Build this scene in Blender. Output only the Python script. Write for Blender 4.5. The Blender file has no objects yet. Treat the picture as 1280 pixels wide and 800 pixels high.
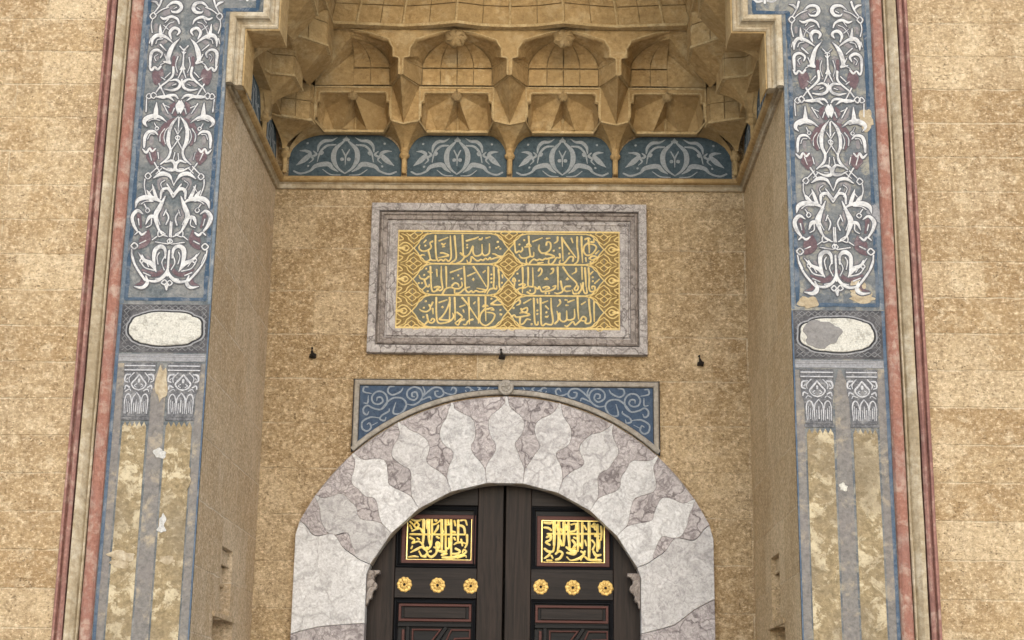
import bpy, math, random
from mathutils import Vector, Matrix
random.seed(7)
C = bpy.context.scene
R = math.radians

# ---------------------------------------------------------------- camera, sky, sun, exposure
YAW, PITCH, ROLL = -0.020088, 0.260561, 0.014217
CAM = Vector((0.2395, -8.5253, 1.6))
FPX = 1941.93
fw = Vector((math.sin(YAW)*math.cos(PITCH), math.cos(YAW)*math.cos(PITCH), math.sin(PITCH)))
r0 = Vector((math.cos(YAW), -math.sin(YAW), 0)); u0 = r0.cross(fw)
rt = math.cos(ROLL)*r0 + math.sin(ROLL)*u0
up = -math.sin(ROLL)*r0 + math.cos(ROLL)*u0
cd = bpy.data.cameras.new("camera"); cam = bpy.data.objects.new("camera", cd)
C.collection.objects.link(cam); C.camera = cam
cam.matrix_world = Matrix(((rt.x, up.x, -fw.x, CAM.x), (rt.y, up.y, -fw.y, CAM.y), (rt.z, up.z, -fw.z, CAM.z), (0, 0, 0, 1)))
cd.sensor_width = 36; cd.lens = 36*FPX/1280; cd.clip_start = 0.1; cd.clip_end = 2000

SUN_EL, SUN_AZ = 24.0, 6.0           # sun behind the viewer, a little to the right, through thin overcast
w = bpy.data.worlds.new("World"); C.world = w; w.use_nodes = True
nt = w.node_tree; bg = nt.nodes["Background"]
sky = nt.nodes.new("ShaderNodeTexSky"); sky.sky_type = 'NISHITA'; sky.sun_disc = False
sky.sun_elevation = R(SUN_EL); sky.sun_rotation = R(180-SUN_AZ); sky.dust_density = 1.0; sky.air_density = 1.0; sky.ozone_density = 0.6
nt.links.new(sky.outputs[0], bg.inputs[0]); bg.inputs[1].default_value = 0.14
sd = bpy.data.lights.new("sun", 'SUN'); sun = bpy.data.objects.new("sun", sd); C.collection.objects.link(sun)
sd.energy = 1.45; sd.angle = R(155); sd.color = (1.0, 0.95, 0.875)
ld = Vector((math.sin(R(SUN_AZ))*math.cos(R(SUN_EL)), -math.cos(R(SUN_AZ))*math.cos(R(SUN_EL)), math.sin(R(SUN_EL))))
sun.rotation_euler = ld.to_track_quat('Z', 'Y').to_euler(); sun.location = (1, -12, 9)
C.view_settings.view_transform = 'Standard'; C.view_settings.look = 'None'
C.view_settings.exposure = 1.10; C.view_settings.gamma = 1.0; C.view_settings.use_curve_mapping = False

D = 1.8045      # depth of the niche
WB = 1.65       # half width of the niche

# ---------------------------------------------------------------- helpers
def at(px, py, y):
    """a point of the photograph (1280 wide) taken onto the wall plane at depth y, in metres"""
    v = fw + rt*((px-640)/FPX) - up*((py-400)/FPX)
    t = (y-CAM.y)/v.y
    q = CAM + v*t
    return (q.x, q.z)

class MB:
    def __init__(s): s.v = []; s.f = []; s.m = []; s.sm = []
    def add(s, verts, faces, mi=0, smooth=False):
        b = len(s.v); s.v += [tuple(p) for p in verts]
        for f in faces: s.f.append([b+i for i in f]); s.m.append(mi); s.sm.append(smooth)
    def poly(s, pts, mi=0): s.add(pts, [list(range(len(pts)))], mi)
    def box(s, a, b, mi=0):
        x0, y0, z0 = a; x1, y1, z1 = b
        v = [(x0,y0,z0),(x1,y0,z0),(x1,y1,z0),(x0,y1,z0),(x0,y0,z1),(x1,y0,z1),(x1,y1,z1),(x0,y1,z1)]
        s.add(v, [(0,3,2,1),(4,5,6,7),(0,1,5,4),(1,2,6,5),(2,3,7,6),(3,0,4,7)], mi)
    def grid(s, rows, mi=0, smooth=False, closed=False):
        n = len(rows[0]); v = [p for r in rows for p in r]; f = []
        for i in range(len(rows)-1):
            for j in range(n if closed else n-1):
                k = (j+1) % n
                f.append((i*n+j, i*n+k, (i+1)*n+k, (i+1)*n+j))
        s.add(v, f, mi, smooth)
    def prism(s, P, pts, h0, h1, mi=0, bevel=0.0):
        """closed outline pts (a,b) in the plane P, from height h0 to h1, with a chamfered front"""
        n = len(pts)
        if bevel:
            cx = sum(p[0] for p in pts)/n; cy = sum(p[1] for p in pts)/n
            inn = inset(pts, bevel)
            ring = [[P(a, b, h0) for a, b in pts], [P(a, b, h1-bevel) for a, b in pts], [P(a, b, h1) for a, b in inn]]
            s.grid(ring, mi, closed=True); s.poly(ring[2], mi)
        else:
            ring = [[P(a, b, h0) for a, b in pts], [P(a, b, h1) for a, b in pts]]
            s.grid(ring, mi, closed=True); s.poly(ring[1], mi)
    def build(s, name, mats, parent=None, fix=True, jitter=0.0):
        me = bpy.data.meshes.new(name)
        v = s.v
        if jitter:
            cache = {}
            vv = []
            for p in v:
                k = (round(p[0], 3), round(p[1], 3), round(p[2], 3))
                if k not in cache: cache[k] = tuple(c+random.uniform(-jitter, jitter) for c in p)
                vv.append(cache[k])
            v = vv
        me.from_pydata(v, [], s.f)
        if not isinstance(mats, (list, tuple)): mats = [mats]
        for m in mats: me.materials.append(m)
        me.polygons.foreach_set("material_index", s.m); me.polygons.foreach_set("use_smooth", s.sm)
        me.update(); me.validate()
        if fix:
            import bmesh
            bm = bmesh.new(); bm.from_mesh(me)
            bmesh.ops.remove_doubles(bm, verts=bm.verts, dist=0.00005)
            bmesh.ops.recalc_face_normals(bm, faces=bm.faces)
            bm.to_mesh(me); bm.free()
        o = bpy.data.objects.new(name, me); C.collection.objects.link(o)
        if parent: o.parent = parent
        return o

def inset(pts, d):
    n = len(pts); area = sum(pts[i][0]*pts[(i+1)%n][1]-pts[(i+1)%n][0]*pts[i][1] for i in range(n))
    sg = 1 if area > 0 else -1; out = []
    for i in range(n):
        p0 = Vector(pts[i-1]); p1 = Vector(pts[i]); p2 = Vector(pts[(i+1)%n])
        d1 = (p1-p0); d2 = (p2-p1)
        if d1.length < 1e-7 or d2.length < 1e-7: out.append(tuple(p1)); continue
        d1.normalize(); d2.normalize()
        n1 = Vector((-d1.y, d1.x))*sg; n2 = Vector((-d2.y, d2.x))*sg
        m = n1+n2
        if m.length < 1e-4: m = n1
        m = m/max(0.35, m.dot(m)/2)/1.0
        m = m if m.length < 2.2 else m*(2.2/m.length)
        out.append(tuple(p1+m*d))
    return out

def empty(name, loc, label=None, cat=None, group=None):
    o = bpy.data.objects.new(name, None); C.collection.objects.link(o); o.location = loc
    o.empty_display_size = 0.1
    if label: o['label'] = label
    if cat: o['category'] = cat
    if group: o['group'] = group
    return o
def tag(o, label, cat=None, group=None, kind=None):
    o['label'] = label
    if cat: o['category'] = cat
    if group: o['group'] = group
    if kind: o['kind'] = kind
    return o
BASE = {}
def thing(name, label, cat, group=None):
    # the thing's origin stays at the world origin so that material grain runs on through its parts
    return empty(name, (0, 0, 0), label, cat, group)

# planes: (a, b, height off the wall) -> world
def PB(a, b, h): return (a, D-h, b)
def PF(a, b, h): return (a, -h, b)
def PL(a, b, h): return (-WB+h, a, b)
def PR(a, b, h): return (WB-h, a, b)

def smooth(pts, n=5):
    """Catmull-Rom through (a, b, width)"""
    if len(pts) < 3:
        a, b = pts[0], pts[-1]
        return [tuple(a[k]+(b[k]-a[k])*i/3 for k in range(3)) for i in range(4)]
    P = [tuple(2*pts[0][k]-pts[1][k] for k in range(3))]+list(pts)+[tuple(2*pts[-1][k]-pts[-2][k] for k in range(3))]
    out = []
    for i in range(1, len(P)-2):
        for j in range(n):
            t = j/n
            out.append(tuple(0.5*((2*P[i][k])+(-P[i-1][k]+P[i+1][k])*t+(2*P[i-1][k]-5*P[i][k]+4*P[i+1][k]-P[i+2][k])*t*t+(-P[i-1][k]+3*P[i][k]-3*P[i+1][k]+P[i+2][k])*t**3) for k in range(3)))
    out.append(tuple(pts[-1]))
    return out

NST = [0]
def stroke(mb, P, pts, h0, hr, mi=0, n=5, cap=True, curve=True):
    """a brush stroke with a low rounded back along (a,b,width)"""
    q = smooth(pts, n) if curve else pts
    NST[0] = (NST[0]+1) % 12
    h = h0+NST[0]*0.00006
    rows = []
    m = len(q)
    for i, (a, b, wd) in enumerate(q):
        i0 = max(0, i-1); i1 = min(m-1, i+1)
        dx = q[i1][0]-q[i0][0]; dy = q[i1][1]-q[i0][1]; L = math.hypot(dx, dy) or 1e-6
        nx, ny = -dy/L, dx/L; wd = max(wd, 0.0006)/2
        hh = h+0.0002*i/m
        if cap and i in (0, m-1):
            s = -1 if i == 0 else 1
            ex, ey = a+dx/L*wd*0.7*s, b+dy/L*wd*0.7*s
            cap_row = [P(ex+nx*wd*.35, ey+ny*wd*.35, hh), P(ex, ey, hh+hr*.3), P(ex-nx*wd*.35, ey-ny*wd*.35, hh)]
        row = [P(a+nx*wd, b+ny*wd, hh), P(a, b, hh+hr), P(a-nx*wd, b-ny*wd, hh)]
        if cap and i == 0: rows.append(cap_row)
        rows.append(row)
        if cap and i == m-1: rows.append(cap_row)
    mb.grid(rows, mi)

def bar(mb, P, pts, prof, closed=False, mi=0):
    """mitred moulding along (a,b); prof is a list of (side offset, height)"""
    n = len(pts); rows = []
    for i in range(n):
        if closed: p0, p2 = Vector(pts[i-1]), Vector(pts[(i+1)%n])
        else: p0, p2 = Vector(pts[max(0, i-1)]), Vector(pts[min(n-1, i+1)])
        p1 = Vector(pts[i])
        d1 = p1-p0; d2 = p2-p1
        if d1.length < 1e-7: d1 = d2
        if d2.length < 1e-7: d2 = d1
        d1 = d1.normalized(); d2 = d2.normalized()
        n1 = Vector((-d1.y, d1.x)); n2 = Vector((-d2.y, d2.x)); m = n1+n2
        m = n1 if m.length < 1e-3 else m*(2/max(0.4, m.dot(m)))
        rows.append([P(p1.x+m.x*s, p1.y+m.y*s, h) for s, h in prof])
    if closed: rows.append(rows[0])
    mb.grid(rows, mi)
    if not closed:
        mb.poly(rows[0], mi); mb.poly(rows[-1], mi)
def flat(w, h, c=0.003): return [(-w/2, 0), (-w/2, h-c), (-w/2+c, h), (w/2-c, h), (w/2, h-c), (w/2, 0)]
def roll(w, h, n=8, h0=0.0): return [(-w/2, 0)]+[(-w/2*math.cos(math.pi*i/n), h0+(h-h0)*math.sin(math.pi*i/n)) for i in range(n+1)]+[(w/2, 0)]

# ---------------------------------------------------------------- materials
def lin(r, g, b):
    f = lambda c: (c/255)/12.92 if c <= 10 else ((c/255+0.055)/1.055)**2.4
    return (f(r), f(g), f(b), 1)
class NT:
    def __init__(s, name):
        s.mat = bpy.data.materials.new(name); s.mat.use_nodes = True
        s.t = s.mat.node_tree; s.b = s.t.nodes["Principled BSDF"]
        s.tc = s.t.nodes.new("ShaderNodeTexCoord")
    def n(s, typ, **kw):
        nd = s.t.nodes.new(typ)
        for k, v in kw.items():
            if k.startswith("_"): setattr(nd, k[1:], v)
        for k, v in kw.items():
            if not k.startswith("_"): s.put(nd, k, v)
        return nd
    def put(s, nd, k, v):
        i = nd.inputs[int(k[1:])] if (k[0] == 'i' and k[1:].isdigit()) else nd.inputs[k.replace("__", " ")]
        if isinstance(v, bpy.types.NodeSocket): s.t.links.new(v, i)
        else: i.default_value = v
    def co(s, sx=1, sy=1, sz=1, off=(0, 0, 0), rot=(0, 0, 0)):
        m = s.n("ShaderNodeMapping", Vector=s.tc.outputs["Object"])
        m.inputs["Scale"].default_value = (sx, sy, sz); m.inputs["Location"].default_value = off; m.inputs["Rotation"].default_value = rot
        return m.outputs[0]
    def noise(s, scale, detail=4, rough=.6, vec=None, dist=0.0):
        n = s.n("ShaderNodeTexNoise", Scale=scale, Detail=detail, Roughness=rough, Distortion=dist)
        s.put(n, "Vector", vec if vec is not None else s.tc.outputs["Object"]); return n.outputs["Fac"]
    def ramp(s, fac, lo, hi, a=0.0, b=1.0):
        n = s.n("ShaderNodeMapRange", Value=fac); n.inputs[1].default_value = lo; n.inputs[2].default_value = hi
        n.inputs[3].default_value = a; n.inputs[4].default_value = b; return n.outputs[0]
    def mix(s, fac, a, b, typ='MIX'):
        n = s.t.nodes.new("ShaderNodeMix"); n.data_type = 'RGBA'; n.blend_type = typ
        for i, v in ((0, fac), (6, a), (7, b)):
            if isinstance(v, bpy.types.NodeSocket): s.t.links.new(v, n.inputs[i])
            else: n.inputs[i].default_value = v
        return n.outputs[2]
    def math(s, op, a, b=0.0):
        n = s.t.nodes.new("ShaderNodeMath"); n.operation = op
        for i, v in ((0, a), (1, b)):
            if isinstance(v, bpy.types.NodeSocket): s.t.links.new(v, n.inputs[i])
            else: n.inputs[i].default_value = v
        return n.outputs[0]
    def bump(s, h, strength=.3, dist=.01):
        n = s.n("ShaderNodeBump", Height=h, Strength=strength, Distance=dist); s.t.links.new(n.outputs[0], s.b.inputs["Normal"]); return n
    def done(s, col, rough=.85, metal=0.0, spec=.3):
        s.put(s.b, "Base__Color", col); s.put(s.b, "Roughness", rough); s.put(s.b, "Metallic", metal); s.put(s.b, "Specular__IOR__Level", spec)
        return s.mat

def masonry(name, dark, mid, light, joint, axis, bw=.62, bh=.235, jfac=.75, off=(0, 0), streak=0.0, pale=.6):
    """worn ashlar: courses with pale pointing, blotches, pits; axis tells which two world axes the courses run in"""
    k = NT(name)
    sep = k.n("ShaderNodeSeparateXYZ", Vector=k.tc.outputs["Object"])
    w1 = k.noise(9.0, 5); w2 = k.noise(9.0, 5, vec=k.co(1, 1, 1, (5, 2, 9)))
    u = k.math('ADD', sep.outputs[axis[0]], k.math('MULTIPLY', k.math('SUBTRACT', w1, .5), .03))
    v = k.math('ADD', sep.outputs[axis[1]], k.math('MULTIPLY', k.math('SUBTRACT', w2, .5), .022))
    cmb = k.n("ShaderNodeCombineXYZ", X=k.math('ADD', u, off[0]), Y=k.math('ADD', v, off[1]))
    br = k.n("ShaderNodeTexBrick", Vector=cmb.outputs[0], Scale=1.0, Mortar__Size=.008, Mortar__Smooth=.6, Bias=0.0, Brick__Width=bw, Row__Height=bh)
    br.inputs["Color1"].default_value = (.25, .25, .25, 1); br.inputs["Color2"].default_value = (.8, .8, .8, 1); br.inputs["Mortar"].default_value = (.5, .5, .5, 1)
    br.offset = .43; br.squash = 1.0
    bj = k.n("ShaderNodeTexBrick", Vector=cmb.outputs[0], Scale=1.0, Mortar__Size=.0065, Mortar__Smooth=.7, Bias=0.0, Brick__Width=bw*2.3, Row__Height=bh)
    bj.offset = .37
    tone = k.n("ShaderNodeSeparateColor", Color=br.outputs["Color"]).outputs[0]
    big = k.noise(1.3, 5, .62); med = k.noise(7, 6, .68, dist=.6); fine = k.noise(38, 5, .7); grit = k.noise(130, 2, .6)
    f0 = k.ramp(k.math('ADD', k.math('MULTIPLY', big, .55), k.math('ADD', k.math('MULTIPLY', med, .5), k.math('MULTIPLY', tone, .12))), .38, .74)
    col = k.mix(f0, dark, mid)
    # every block its own tone, some greyer, some more ochre
    col = k.mix(k.math('MULTIPLY', k.ramp(tone, .25, .55, 1, 0), .48), col, tuple(c*q for c, q in zip(dark[:3], (1.12, 1.02, .85)))+(1,))
    col = k.mix(k.math('MULTIPLY', k.ramp(tone, .55, .8), .36), col, light)
    # broad stains and run-down marks
    stn = k.noise(.9, 6, .7, k.co(1.6, 1.6, .55, (2, 7, 3)))
    pal = k.noise(1.7, 6, .72, k.co(1.2, 1.2, .9, (9, 1, 5)))
    col = k.mix(k.math('MULTIPLY', k.ramp(pal, .52, .66), .42), col, light)
    col = k.mix(k.math('MULTIPLY', k.ramp(stn, .48, .62), .55), col, tuple(c*q for c, q in zip(dark[:3], (.92, .86, .78)))+(1,))
    col = k.mix(k.math('MULTIPLY', k.ramp(k.noise(11, 8, .78, k.co(1, 1, 1.25, (3, 1, 4)), .3), .50, .64), pale), col, light)
    fl = k.noise(20, 10, .88, k.co(.95, .95, 1.3, (7, 3, 2)))
    fl2 = k.noise(46, 7, .8, k.co(.95, .95, 1.2, (1, 3, 6)))
    vp = k.n("ShaderNodeTexVoronoi", _feature='F1', Vector=k.co(1, 1, 1.2), Scale=58.0)
    pit = k.math('MULTIPLY', k.ramp(vp.outputs["Distance"], .10, .34, 1, 0), k.ramp(k.noise(9, 4, .7, k.co(1, 1, 1, (4, 4, 1))), .46, .58))
    col = k.mix(k.math('MULTIPLY', k.ramp(fl, .39, .50, 1, 0), .42), col, tuple(c*.62 for c in dark[:3])+(1,))
    col = k.mix(k.math('MULTIPLY', k.ramp(fl, .53, .63), .5), col, tuple(min(1, c*1.18) for c in light[:3])+(1,))
    col = k.mix(k.math('MULTIPLY', k.ramp(fl2, .54, .61), .66), col, tuple(min(1, c*1.25) for c in light[:3])+(1,))
    col = k.mix(k.math('MULTIPLY', k.ramp(fl2, .40, .47, 1, 0), .66), col, tuple(c*.58 for c in dark[:3])+(1,))
    col = k.mix(k.math('MULTIPLY', pit, .7), col, tuple(c*.42 for c in dark[:3])+(1,))
    if streak:
        st = k.noise(20, 5, .7, k.co(1, 1, .22), 1.0)
        col = k.mix(k.math('MULTIPLY', k.ramp(st, .46, .7), streak), col, tuple(c*.5 for c in dark[:3])+(1,))
    jm = k.math('MULTIPLY', bj.outputs["Fac"], k.ramp(k.noise(4, 6, .78, k.co(1, 1, 1, (8, 8, 8))), .42, .60))
    col = k.mix(k.math('MULTIPLY', jm, jfac), col, joint)
    h = k.math('ADD', k.math('MULTIPLY', fl, .7), k.math('ADD', k.math('MULTIPLY', fl2, .35), k.math('ADD', k.math('MULTIPLY', pit, -.35), k.math('MULTIPLY', bj.outputs["Fac"], -.22))))
    k.bump(h, .9, .03)
    return k.done(col, .92, spec=.15)

KT = .76
def tone(c): return tuple(q*KT for q in c[:3])+(1,)
def plaster(name, base, dark, light, scale=9, wear=.5, stain=None, stainfac=.4, bump=.3, rough=.9, worn=(.52, .64), speck=.48):
    """painted or bare stone worn away in patches"""
    base, dark, light = tone(base), tone(dark), tone(light)
    if stain: stain = tone(stain)
    k = NT(name)
    a = k.noise(scale, 7, .7, dist=.4); b = k.noise(scale*4.5, 5, .7); c = k.noise(scale*.35, 4, .6)
    col = k.mix(k.ramp(b, .36, .62), dark, base)
    col = k.mix(k.math('MULTIPLY', k.ramp(a, *worn), wear), col, light)
    if stain: col = k.mix(k.math('MULTIPLY', k.ramp(c, .45, .62), stainfac), col, stain)
    d = k.noise(max(24, scale*2.0), 8, .82, k.co(1, 1, 1.2, (3, 8, 1)), .2)
    col = k.mix(k.math('MULTIPLY', k.ramp(d, .36, .50, 1, 0), speck), col, tuple(q*.5 for q in dark[:3])+(1,))
    col = k.mix(k.math('MULTIPLY', k.ramp(d, .56, .68), speck*.9), col, tuple(min(1, q*1.15) for q in light[:3])+(1,))
    k.bump(k.math('ADD', k.math('MULTIPLY', a, .4), k.math('ADD', k.math('MULTIPLY', b, .3), k.math('MULTIPLY', d, .6))), min(1, bump*1.8), .016)
    return k.done(col, rough, spec=.2)

SAND_D, SAND_M, SAND_L, SAND_J = (.33, .222, .117, 1), (.55, .398, .222, 1), (.80, .655, .445, 1), (.82, .70, .50, 1)
M = {}
M['facade'] = masonry('facade_sandstone', SAND_D, SAND_M, SAND_L, SAND_J, (0, 2), .92, .212, .55)
M['back'] = masonry('niche_sandstone', (.29, .202, .108, 1), (.49, .362, .207, 1), (.73, .59, .40, 1), (.72, .62, .46, 1), (0, 2), .8, .31, .62, (.2, .1))
M['reveal_l'] = masonry('reveal_sandstone_grey', (.49, .365, .23, 1), (.67, .515, .34, 1), (.76, .64, .48, 1), (.78, .69, .55, 1), (1, 2), .80, .36, .7, (.1, .05), .2, .4)
M['reveal_r'] = masonry('reveal_sandstone_gold', (.47, .335, .19, 1), (.64, .475, .28, 1), (.75, .595, .385, 1), (.76, .63, .44, 1), (1, 2), .80, .36, .5, (.3, .05), .2, .4)
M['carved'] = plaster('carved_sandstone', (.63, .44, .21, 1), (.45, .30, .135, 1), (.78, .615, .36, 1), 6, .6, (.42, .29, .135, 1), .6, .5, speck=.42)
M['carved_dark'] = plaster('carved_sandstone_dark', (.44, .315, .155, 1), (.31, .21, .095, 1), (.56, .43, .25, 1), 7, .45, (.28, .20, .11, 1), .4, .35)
M['bead'] = plaster('worn_stone_edge', (.66, .49, .26, 1), (.48, .345, .165, 1), (.76, .62, .38, 1), 14, .6, None, 0, .3)
M['cream'] = plaster('cream_moulding_stone', (.56, .47, .33, 1), (.38, .30, .19, 1), (.72, .65, .52, 1), 6, .6, (.36, .28, .17, 1), .6, .35)
M['salmon'] = plaster('salmon_paint', (.41, .205, .15, 1), (.33, .145, .105, 1), (.58, .45, .36, 1), 14, .7, (.31, .16, .135, 1), .5, .4, worn=(.47, .62), speck=.42)
M['darkred'] = plaster('dark_red_paint', (.39, .205, .165, 1), (.29, .145, .118, 1), (.58, .43, .35, 1), 12, .75, (.17, .075, .07, 1), .5, .3)
M['bluegrey'] = plaster('faded_blue_grey_paint', (.165, .184, .192, 1), (.10, .117, .127, 1), (.38, .37, .345, 1), 12, .6, (.29, .28, .265, 1), .6, .25, worn=(.50, .62), speck=.5)
M['bluegrey_r'] = plaster('faded_blue_grey_paint_patchy', (.17, .187, .205, 1), (.11, .125, .14, 1), (.47, .43, .33, 1), 9, .65, (.30, .295, .27, 1), .6, .25, worn=(.50, .61), speck=.5)
M['deepblue'] = plaster('deep_blue_border_paint', (.058, .10, .16, 1), (.04, .075, .12, 1), (.23, .245, .265, 1), 11, .9, (.12, .155, .20, 1), .6, .25, worn=(.49, .60))
M['steelblue'] = plaster('steel_blue_edge_paint', (.17, .215, .26, 1), (.115, .15, .195, 1), (.38, .385, .375, 1), 10, .8, (.22, .26, .30, 1), .4, .2)
M['white'] = plaster('white_scroll_paint', (.76, .755, .74, 1), (.58, .575, .565, 1), (.34, .335, .34, 1), 9, .8, None, 0, .3, worn=(.53, .62), speck=.42)
M['maroon'] = plaster('maroon_flower_paint', (.175, .115, .125, 1), (.125, .085, .095, 1), (.31, .26, .26, 1), 16, .55, None, 0, .2, speck=.45)
M['lilac'] = plaster('lilac_grey_paint', (.29, .265, .27, 1), (.21, .195, .205, 1), (.42, .41, .36, 1), 14, .5, None, 0, .2)
M['outline'] = plaster('dark_outline_paint', (.13, .135, .15, 1), (.10, .10, .115, 1), (.25, .25, .26, 1), 18, .4, None, 0, .2)
M['charcoal'] = plaster('charcoal_frieze_paint', (.085, .085, .092, 1), (.05, .05, .056, 1), (.26, .255, .255, 1), 16, .5, (.2, .19, .19, 1), .5, .25)
M['palegrey'] = plaster('pale_grey_frieze_paint', (.36, .36, .37, 1), (.26, .26, .27, 1), (.48, .48, .48, 1), 20, .4, None, 0, .2)
M['medallion'] = plaster('whitewashed_medallion', (.80, .775, .69, 1), (.52, .50, .44, 1), (.36, .34, .29, 1), 22, .75, None, 0, .35, .9, (.53, .62), .6)
M['greypatch'] = plaster('grey_cement_patch', (.30, .285, .275, 1), (.24, .23, .22, 1), (.36, .34, .32, 1), 14, .4, None, 0, .3)
M['shaft'] = plaster('cream_shaft_paint_flaking', (.45, .35, .205, 1), (.28, .215, .12, 1), (.72, .615, .42, 1), 8, .85, (.27, .215, .14, 1), .8, .5, .9, (.51, .555), .6)
M['shaft_gap'] = plaster('grey_paint_between_shafts', (.27, .252, .232, 1), (.19, .178, .165, 1), (.46, .39, .28, 1), 9, .8, (.25, .22, .21, 1), .4, .25)
M['limewhite'] = plaster('fresh_white_filler', (.72, .71, .69, 1), (.54, .53, .50, 1), (.46, .43, .37, 1), 18, .6, None, 0, .4)
M['tealblue'] = plaster('lunette_blue_paint', (.080, .116, .138, 1), (.05, .076, .095, 1), (.155, .195, .215, 1), 13, .45, (.11, .15, .18, 1), .4, .2)
M['palescroll'] = plaster('pale_blue_scroll_paint', (.40, .43, .45, 1), (.29, .325, .35, 1), (.22, .265, .29, 1), 20, .6, None, 0, .2)
M['spandrelblue'] = plaster('spandrel_blue_paint', (.072, .108, .17, 1), (.05, .078, .13, 1), (.13, .17, .225, 1), 12, .45, (.06, .10, .17, 1), .4, .2)
M['spandrelscroll'] = plaster('spandrel_scroll_paint', (.33, .37, .42, 1), (.22, .265, .32, 1), (.17, .21, .27, 1), 24, .5, None, 0, .15)
M['paleframe'] = plaster('pale_stone_frame', (.42, .39, .345, 1), (.30, .275, .24, 1), (.54, .515, .47, 1), 10, .5, (.33, .28, .21, 1), .4, .3)
M['darkline'] = plaster('dark_contour_paint', (.05, .05, .052, 1), (.035, .035, .038, 1), (.09, .09, .09, 1), 15, .3, None, 0, .1)
M['panelgrey'] = plaster('olive_grey_slab', (.18, .188, .155, 1), (.125, .132, .108, 1), (.28, .29, .265, 1), 14, .35, (.17, .18, .18, 1), .4, .2)
M['browngold'] = plaster('tarnished_gilt_ground', (.34, .24, .10, 1), (.17, .112, .04, 1), (.56, .43, .21, 1), 30, .45, None, 0, .2)
M['iron'] = plaster('rusted_iron', (.03, .024, .02, 1), (.015, .012, .011, 1), (.07, .045, .03, 1), 60, .4, None, 0, .4, .7)
M['paving'] = masonry('stone_paving', (.46, .44, .40, 1), (.60, .57, .52, 1), (.68, .65, .60, 1), (.30, .285, .26, 1), (0, 1), .9, .6, .6)

def gilt(name, col, dark, metal, rough):
    if metal < .2: col, dark = tone(col), tone(dark)
    k = NT(name); a = k.noise(45, 4, .6)
    c = k.mix(k.ramp(a, .40, .66), col, dark)
    k.bump(a, .25, .003)
    return k.done(c, rough, metal, .5)
M['gilt'] = gilt('gilt_lettering', (.98, .78, .37, 1), (.80, .60, .24, 1), .12, .5)
M['gold'] = gilt('polished_gold_leaf', (1.0, .86, .38, 1), (.96, .72, .20, 1), .30, .35)
M['brass'] = gilt('gilded_brass', (.66, .46, .15, 1), (.34, .21, .06, 1), .45, .45)

def wood(name, col, dark, vert=True, rough=.5):
    col, dark = tone(tone(col)), tone(dark)
    k = NT(name)
    v = k.co(26, 26, 1.3) if vert else k.co(1.3, 26, 26)
    g = k.noise(1.0, 6, .65, v, 1.2); f = k.noise(4.0, 3, .6, v)
    c = k.mix(k.ramp(g, .38, .62), dark, col)
    c = k.mix(k.math('MULTIPLY', k.ramp(f, .5, .7), .4), c, tuple(x*1.5 for x in col[:3])+(1,))
    k.bump(k.math('ADD', g, k.math('MULTIPLY', f, .5)), .35, .004)
    return k.done(c, rough, spec=.16)
M['oak'] = wood('dark_stained_oak_upright', (.040, .0275, .0235, 1), (.010, .0078, .0075, 1))
M['oak_h'] = wood('dark_stained_oak_crosswise', (.034, .0265, .0255, 1), (.010, .0085, .009, 1), False)
M['oak_edge'] = wood('blackened_moulding_wood', (.013, .014, .017, 1), (.007, .0075, .0095, 1), False)
M['redwood'] = wood('oxblood_painted_beading', (.135, .055, .048, 1), (.085, .034, .030, 1), False)
M['black'] = plaster('black_lacquer_and_room_shade', (.014, .010, .008, 1), (.009, .007, .006, 1), (.02, .015, .012, 1), 20, .3, None, 0, .1, .6)

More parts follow.
